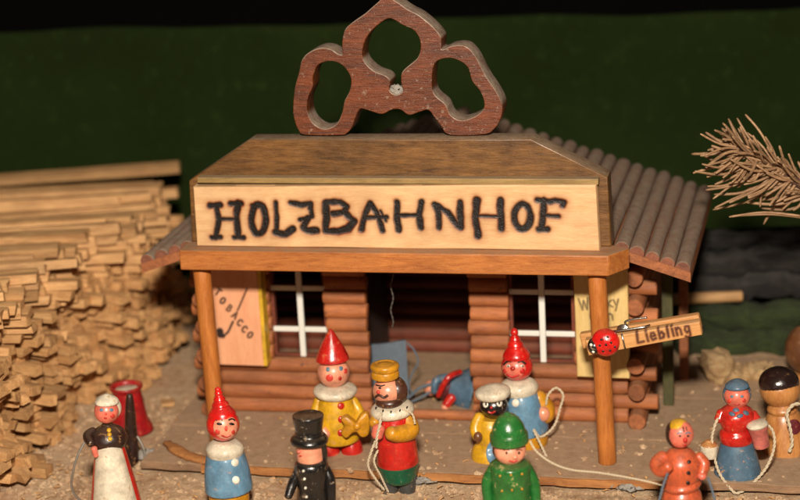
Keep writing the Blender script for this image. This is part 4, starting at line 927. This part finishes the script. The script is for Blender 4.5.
# ------------------------------------------------------------------ branches stacked behind, right
for py, px0, r, yy, mt, lab in ((340, 676, .66, 11.9, 'moss', 'lowest thick mossy green branch in the stack behind the station'), (314, 676, .62, 12.3, 'moss', 'mossy branch second from the ground behind the station'),
                              (284, 676, .6, 12.6, 'bark', 'dark bark branch just above the pale orange stick, behind the station'), (260, 676, .6, 12.9, 'bark', 'dark grey bark branch second from the top behind the station'), (239, 686, .48, 13.3, 'bark', 'topmost dark bark branch behind the station')):
    a = onwy(px0, py+4, yy); b = onwy(px0+230, py-3, yy-1); n = 26; P = [a+(b-a)*i/n+np.array([0, .1*math.sin(i*.9), .1*math.sin(i*.55+py)]) for i in range(n+1)]
    P = np.array(P)-a; R = [r*(1+.14*math.sin(i*1.7+py)+random.uniform(-.14, .12)) for i in range(n+1)]
    V, Fc = tube(P, R, 22); V = V+rng.normal(0, .06, V.shape)
    o = link('branch', V, Fc, m[mt], None, True, tuple(a)); tag(o, lab, 'branch', 'branches stacked behind the station')
a = onwy(672, 299, 11.7); b = onwy(742, 296, 11.7)
o = link('stripped_stick', *log((0, 0, 0), tuple(b-a), .24, 14), m['straw'], None, True, tuple(a), auto=50); tag(o, 'pale orange stripped stick lying between dark and mossy branches', 'stick')
# pale rotten wood piece
a = onz(735, 388, .0); kk = F/((a-CAM)@fw)
pts = [(706, 372, .75), (716, 368, 1.), (728, 376, .62), (742, 374, .5), (758, 372, .55), (772, 370, .35)]
P = np.array([onwy(x, y, a[1]) for x, y, r in pts])-a; R = [r for *_, r in pts]
V, Fc = tube(smooth_path(np.column_stack([P, R]), 5)[:, :3], smooth_path(np.column_stack([P, R]), 5)[:, 3]*.8, 14); V = V+rng.normal(0, .07, V.shape)
o = link('wood_fragment', V, Fc, m['pale'], None, False, tuple(a)); tag(o, 'crumpled pale piece of rotten wood behind the headscarf figurine', 'wood piece')

# ------------------------------------------------------------------ dry pine twig
ty = 1.5
def tw(x, y, d=0.): return onwy(560+x/2.78, 100+y/2.78, ty+d)
o0 = tw(667, 232); tg = thing('pine_twig', 'dry brown pine twig with fanned needles reaching in from the right', 'twig', tuple(o0))
stem = [tw(488, 128), tw(530, 150, .1), tw(575, 178, .15), (tw(620, 205, .1)), tw(667, 232), tw(760, 280, 0), tw(860, 330, .5)]; end = np.array([stem[-1][0]+2.5, stem[-1][1]+1, -.1]); stem += [stem[-1]+np.array([1.6, .3, -3]), end]
SP = smooth_path(stem, 8); RR = np.interp(np.arange(len(SP)), [0, 8, 30, len(SP)], [.13, .13, .17, .3])*(1+.12*rng.normal(size=len(SP)).clip(-1, 1))
link('stem', *tube(SP-o0, RR, 12), m['twig'], tg)
link('bud', *ellipsoid(tw(503, 132)-o0, .18, .16, .17), m['twig'], tg)
ND = [((490, 135), (405, 90)), ((500, 120), (470, 55)), ((500, 125), (450, 78)), ((590, 145), (515, 40)), ((560, 140), (492, 50)), ((520, 140), (468, 52)), ((490, 150), (390, 155)), ((500, 160), (395, 150)), ((500, 175), (395, 178)), ((520, 190), (370, 203)), ((530, 180), (375, 198)), ((560, 185), (408, 214)),
      ((560, 190), (405, 250)), ((545, 195), (425, 275)), ((530, 190), (410, 240)), ((590, 215), (428, 262)), ((600, 250), (425, 305)), ((620, 240), (430, 300)), ((667, 322), (470, 325)), ((700, 330), (480, 322)), ((640, 240), (566, 345)), ((566, 220), (556, 298)), ((650, 245), (600, 290)), ((600, 215), (470, 285)),
      ((560, 165), (430, 235)), ((510, 140), (405, 188)), ((540, 150), (440, 165)), ((700, 265), (520, 285)), ((690, 250), (500, 262)), ((720, 270), (560, 300)), ((610, 200), (520, 90)), ((650, 222), (560, 130)), ((500, 118), (440, 105)), ((585, 185), (480, 240)), ((640, 225), (520, 245)), ((680, 240), (590, 210))]
for i in range(110):
    t = random.uniform(0, 1); bx, by = 492+240*t, 128+132*t; L_ = random.uniform(75, 135); an = math.radians(random.choice([random.uniform(140, 215), random.uniform(215, 250), random.uniform(105, 140)]) if t > .12 else random.uniform(110, 220)); ND.append(((bx, by), (bx+L_*math.cos(an), by-L_*math.sin(an)*.8+6)))
for i, (a, b) in enumerate(ND):
    d1, d2 = random.uniform(-.1, .25), random.uniform(-1.2, 1.0); p0, p1 = tw(*a, d1), tw(*b, d2); mid = (p0+p1)/2+np.array([0, 0, random.uniform(-.28, .2)])
    P = smooth_path([p0, mid, p1], 5)-o0; link('needle', *tube(P, np.interp(np.arange(len(P)), [0, len(P)-2, len(P)], [.052, .045, .012])*random.uniform(.8, 1.2), 6), m['needle'], tg)

# ------------------------------------------------------------------ litter on the ground
def chip(name, label, cat, px, py, pts, th, mat, z=0., rot=0.):
    o0 = onz(px, py, z); n = len(pts); V = [(x, y, th) for x, y in pts]+[(x, y, 0) for x, y in pts]
    Fc = [tuple(range(n)), tuple(range(2*n-1, n-1, -1))]+[(i, n+i, n+(i+1) % n, (i+1) % n) for i in range(n)]
    o = link(name, V, Fc, m[mat], None, False, tuple(o0)); o.rotation_euler = (0, 0, rot); bevel(o, .02); tag(o, label, cat); return o
chip('wood_chip', 'small square pale wood chip on the ground between sticks and station', 'wood chip', 168, 404, [(-.28, -.3), (.25, -.28), (.28, .3), (-.25, .35)], .12, 'straw', .02, .2)
o0 = onz(200, 456, .1); P = smooth_path([onz(166, 442, .55)-o0, onz(186, 455, .5)-o0, onz(212, 462, .48)-o0, onz(246, 467, .46)-o0], 8)
V, Fc = tube(P, np.interp(np.arange(len(P)), [0, 5, 18, len(P)], [.12, .28, .2, .04]), 12, flat=.5); V = V+rng.normal(0, .02, V.shape)
tag(link('bark_strip', V, Fc, m['edge'], None, True, tuple(o0)), 'curled orange brown bark strip at the left end of the floor edge', 'bark strip')
o0 = onz(148, 458, .1); V, Fc = ellipsoid((0, 0, .1), .42, .3, .24, 16, 10); V = np.array(V)+rng.normal(0, .03, (len(V), 3))
tag(link('pebble', V, Fc, m['lint'], None, True, tuple(o0)), 'small grey pebble right of the dark peg', 'pebble')
for px, py, lab in ((412, 482, 'grey lint fluff at the feet of the king'), (630, 484, 'grey lint fluff on the floor edge near the orange figurine')):
    o0 = onz(px, py, .15); parts = []
    for _ in range(14):
        q = [rng.normal(0, (.35, .12, .07)) for _ in range(4)]; parts.append(tube(smooth_path(q, 5), .025, 5))
    for _ in range(16):
        v, fq = ellipsoid(rng.normal(0, (.34, .2, .05)), .17, .12, .07, 9, 6); parts.append((np.array(v)+rng.normal(0, .03, (len(v), 3)), fq))
    tag(link('lint', *join(parts), m['lint'], None, True, tuple(o0)), lab, 'lint')
# crumbs and fine debris on the ground (uncountable)
parts = []
for _ in range(5200):
    px, py = random.uniform(-20, 820), random.uniform(395, 520); p = onz(px, py, 0); l = np.array([p@HR, p@HB])
    if -10.2 < l[0] < 17 and -.9 < l[1] < 12.5:
        if random.random() < .9: continue
        p[2] = .41
    else: p[2] = -.02
    r = random.choice([.03, .04, .05, .06, .08, .13]); v, fq = ellipsoid(p, r*random.uniform(.7, 1.6), r, r*.7, 5, 3); parts.append((np.array(v)+rng.normal(0, r*.25, (len(v), 3)), fq))
tag(link('debris', *join(parts), m['ground'], None, False), 'fine sawdust crumbs scattered on the ground', 'debris', None, 'stuff')

parts = []
for _ in range(260):
    px, py = random.uniform(-10, 810), random.uniform(400, 515); p = onz(px, py, 0); l = np.array([p@HR, p@HB]); on = -10.2 < l[0] < 17 and -.9 < l[1] < 12.5
    if on and random.random() < .75: continue
    p[2] = .43 if on else .03; a = random.uniform(0, math.pi); L_ = random.uniform(.1, .32); dv = np.array([math.cos(a), math.sin(a), random.uniform(-.1, .25)])
    parts.append(tube([p, p+dv*L_*.5+np.array([0, 0, .03]), p+dv*L_], [.035, .045, .015], 5, flat=.5))
tag(link('shavings', *join(parts), m['straw'], None, False), 'tiny pale wood splinters strewn over the ground', 'splinters', None, 'stuff')

# ------------------------------------------------------------------ light: one camera flash above the lens
ld = bpy.data.lights.new('flash', 'AREA'); ld.shape = 'RECTANGLE'; ld.size = 5.; ld.size_y = 3.; ld.energy = 87000; ld.color = (1., .88, .735)
lo = bpy.data.objects.new('flash', ld); COL.objects.link(lo)
lp = Vector(CAM)+Vector(CU)*12.0+Vector(CR)*(-1.0); lo.location = lp
lo.rotation_euler = (Vector((0, 3, 5))-lp).to_track_quat('-Z', 'Y').to_euler()
w = bpy.data.worlds.new('World'); S.world = w; w.use_nodes = True
bg = w.node_tree.nodes['Background']; bg.inputs[0].default_value = (1., .8, .6, 1); bg.inputs[1].default_value = .05
S.view_settings.view_transform = 'Standard'; S.view_settings.look = 'None'; S.view_settings.exposure = 0; S.view_settings.gamma = 1
S.cycles.max_bounces = 5; S.cycles.use_denoising = True
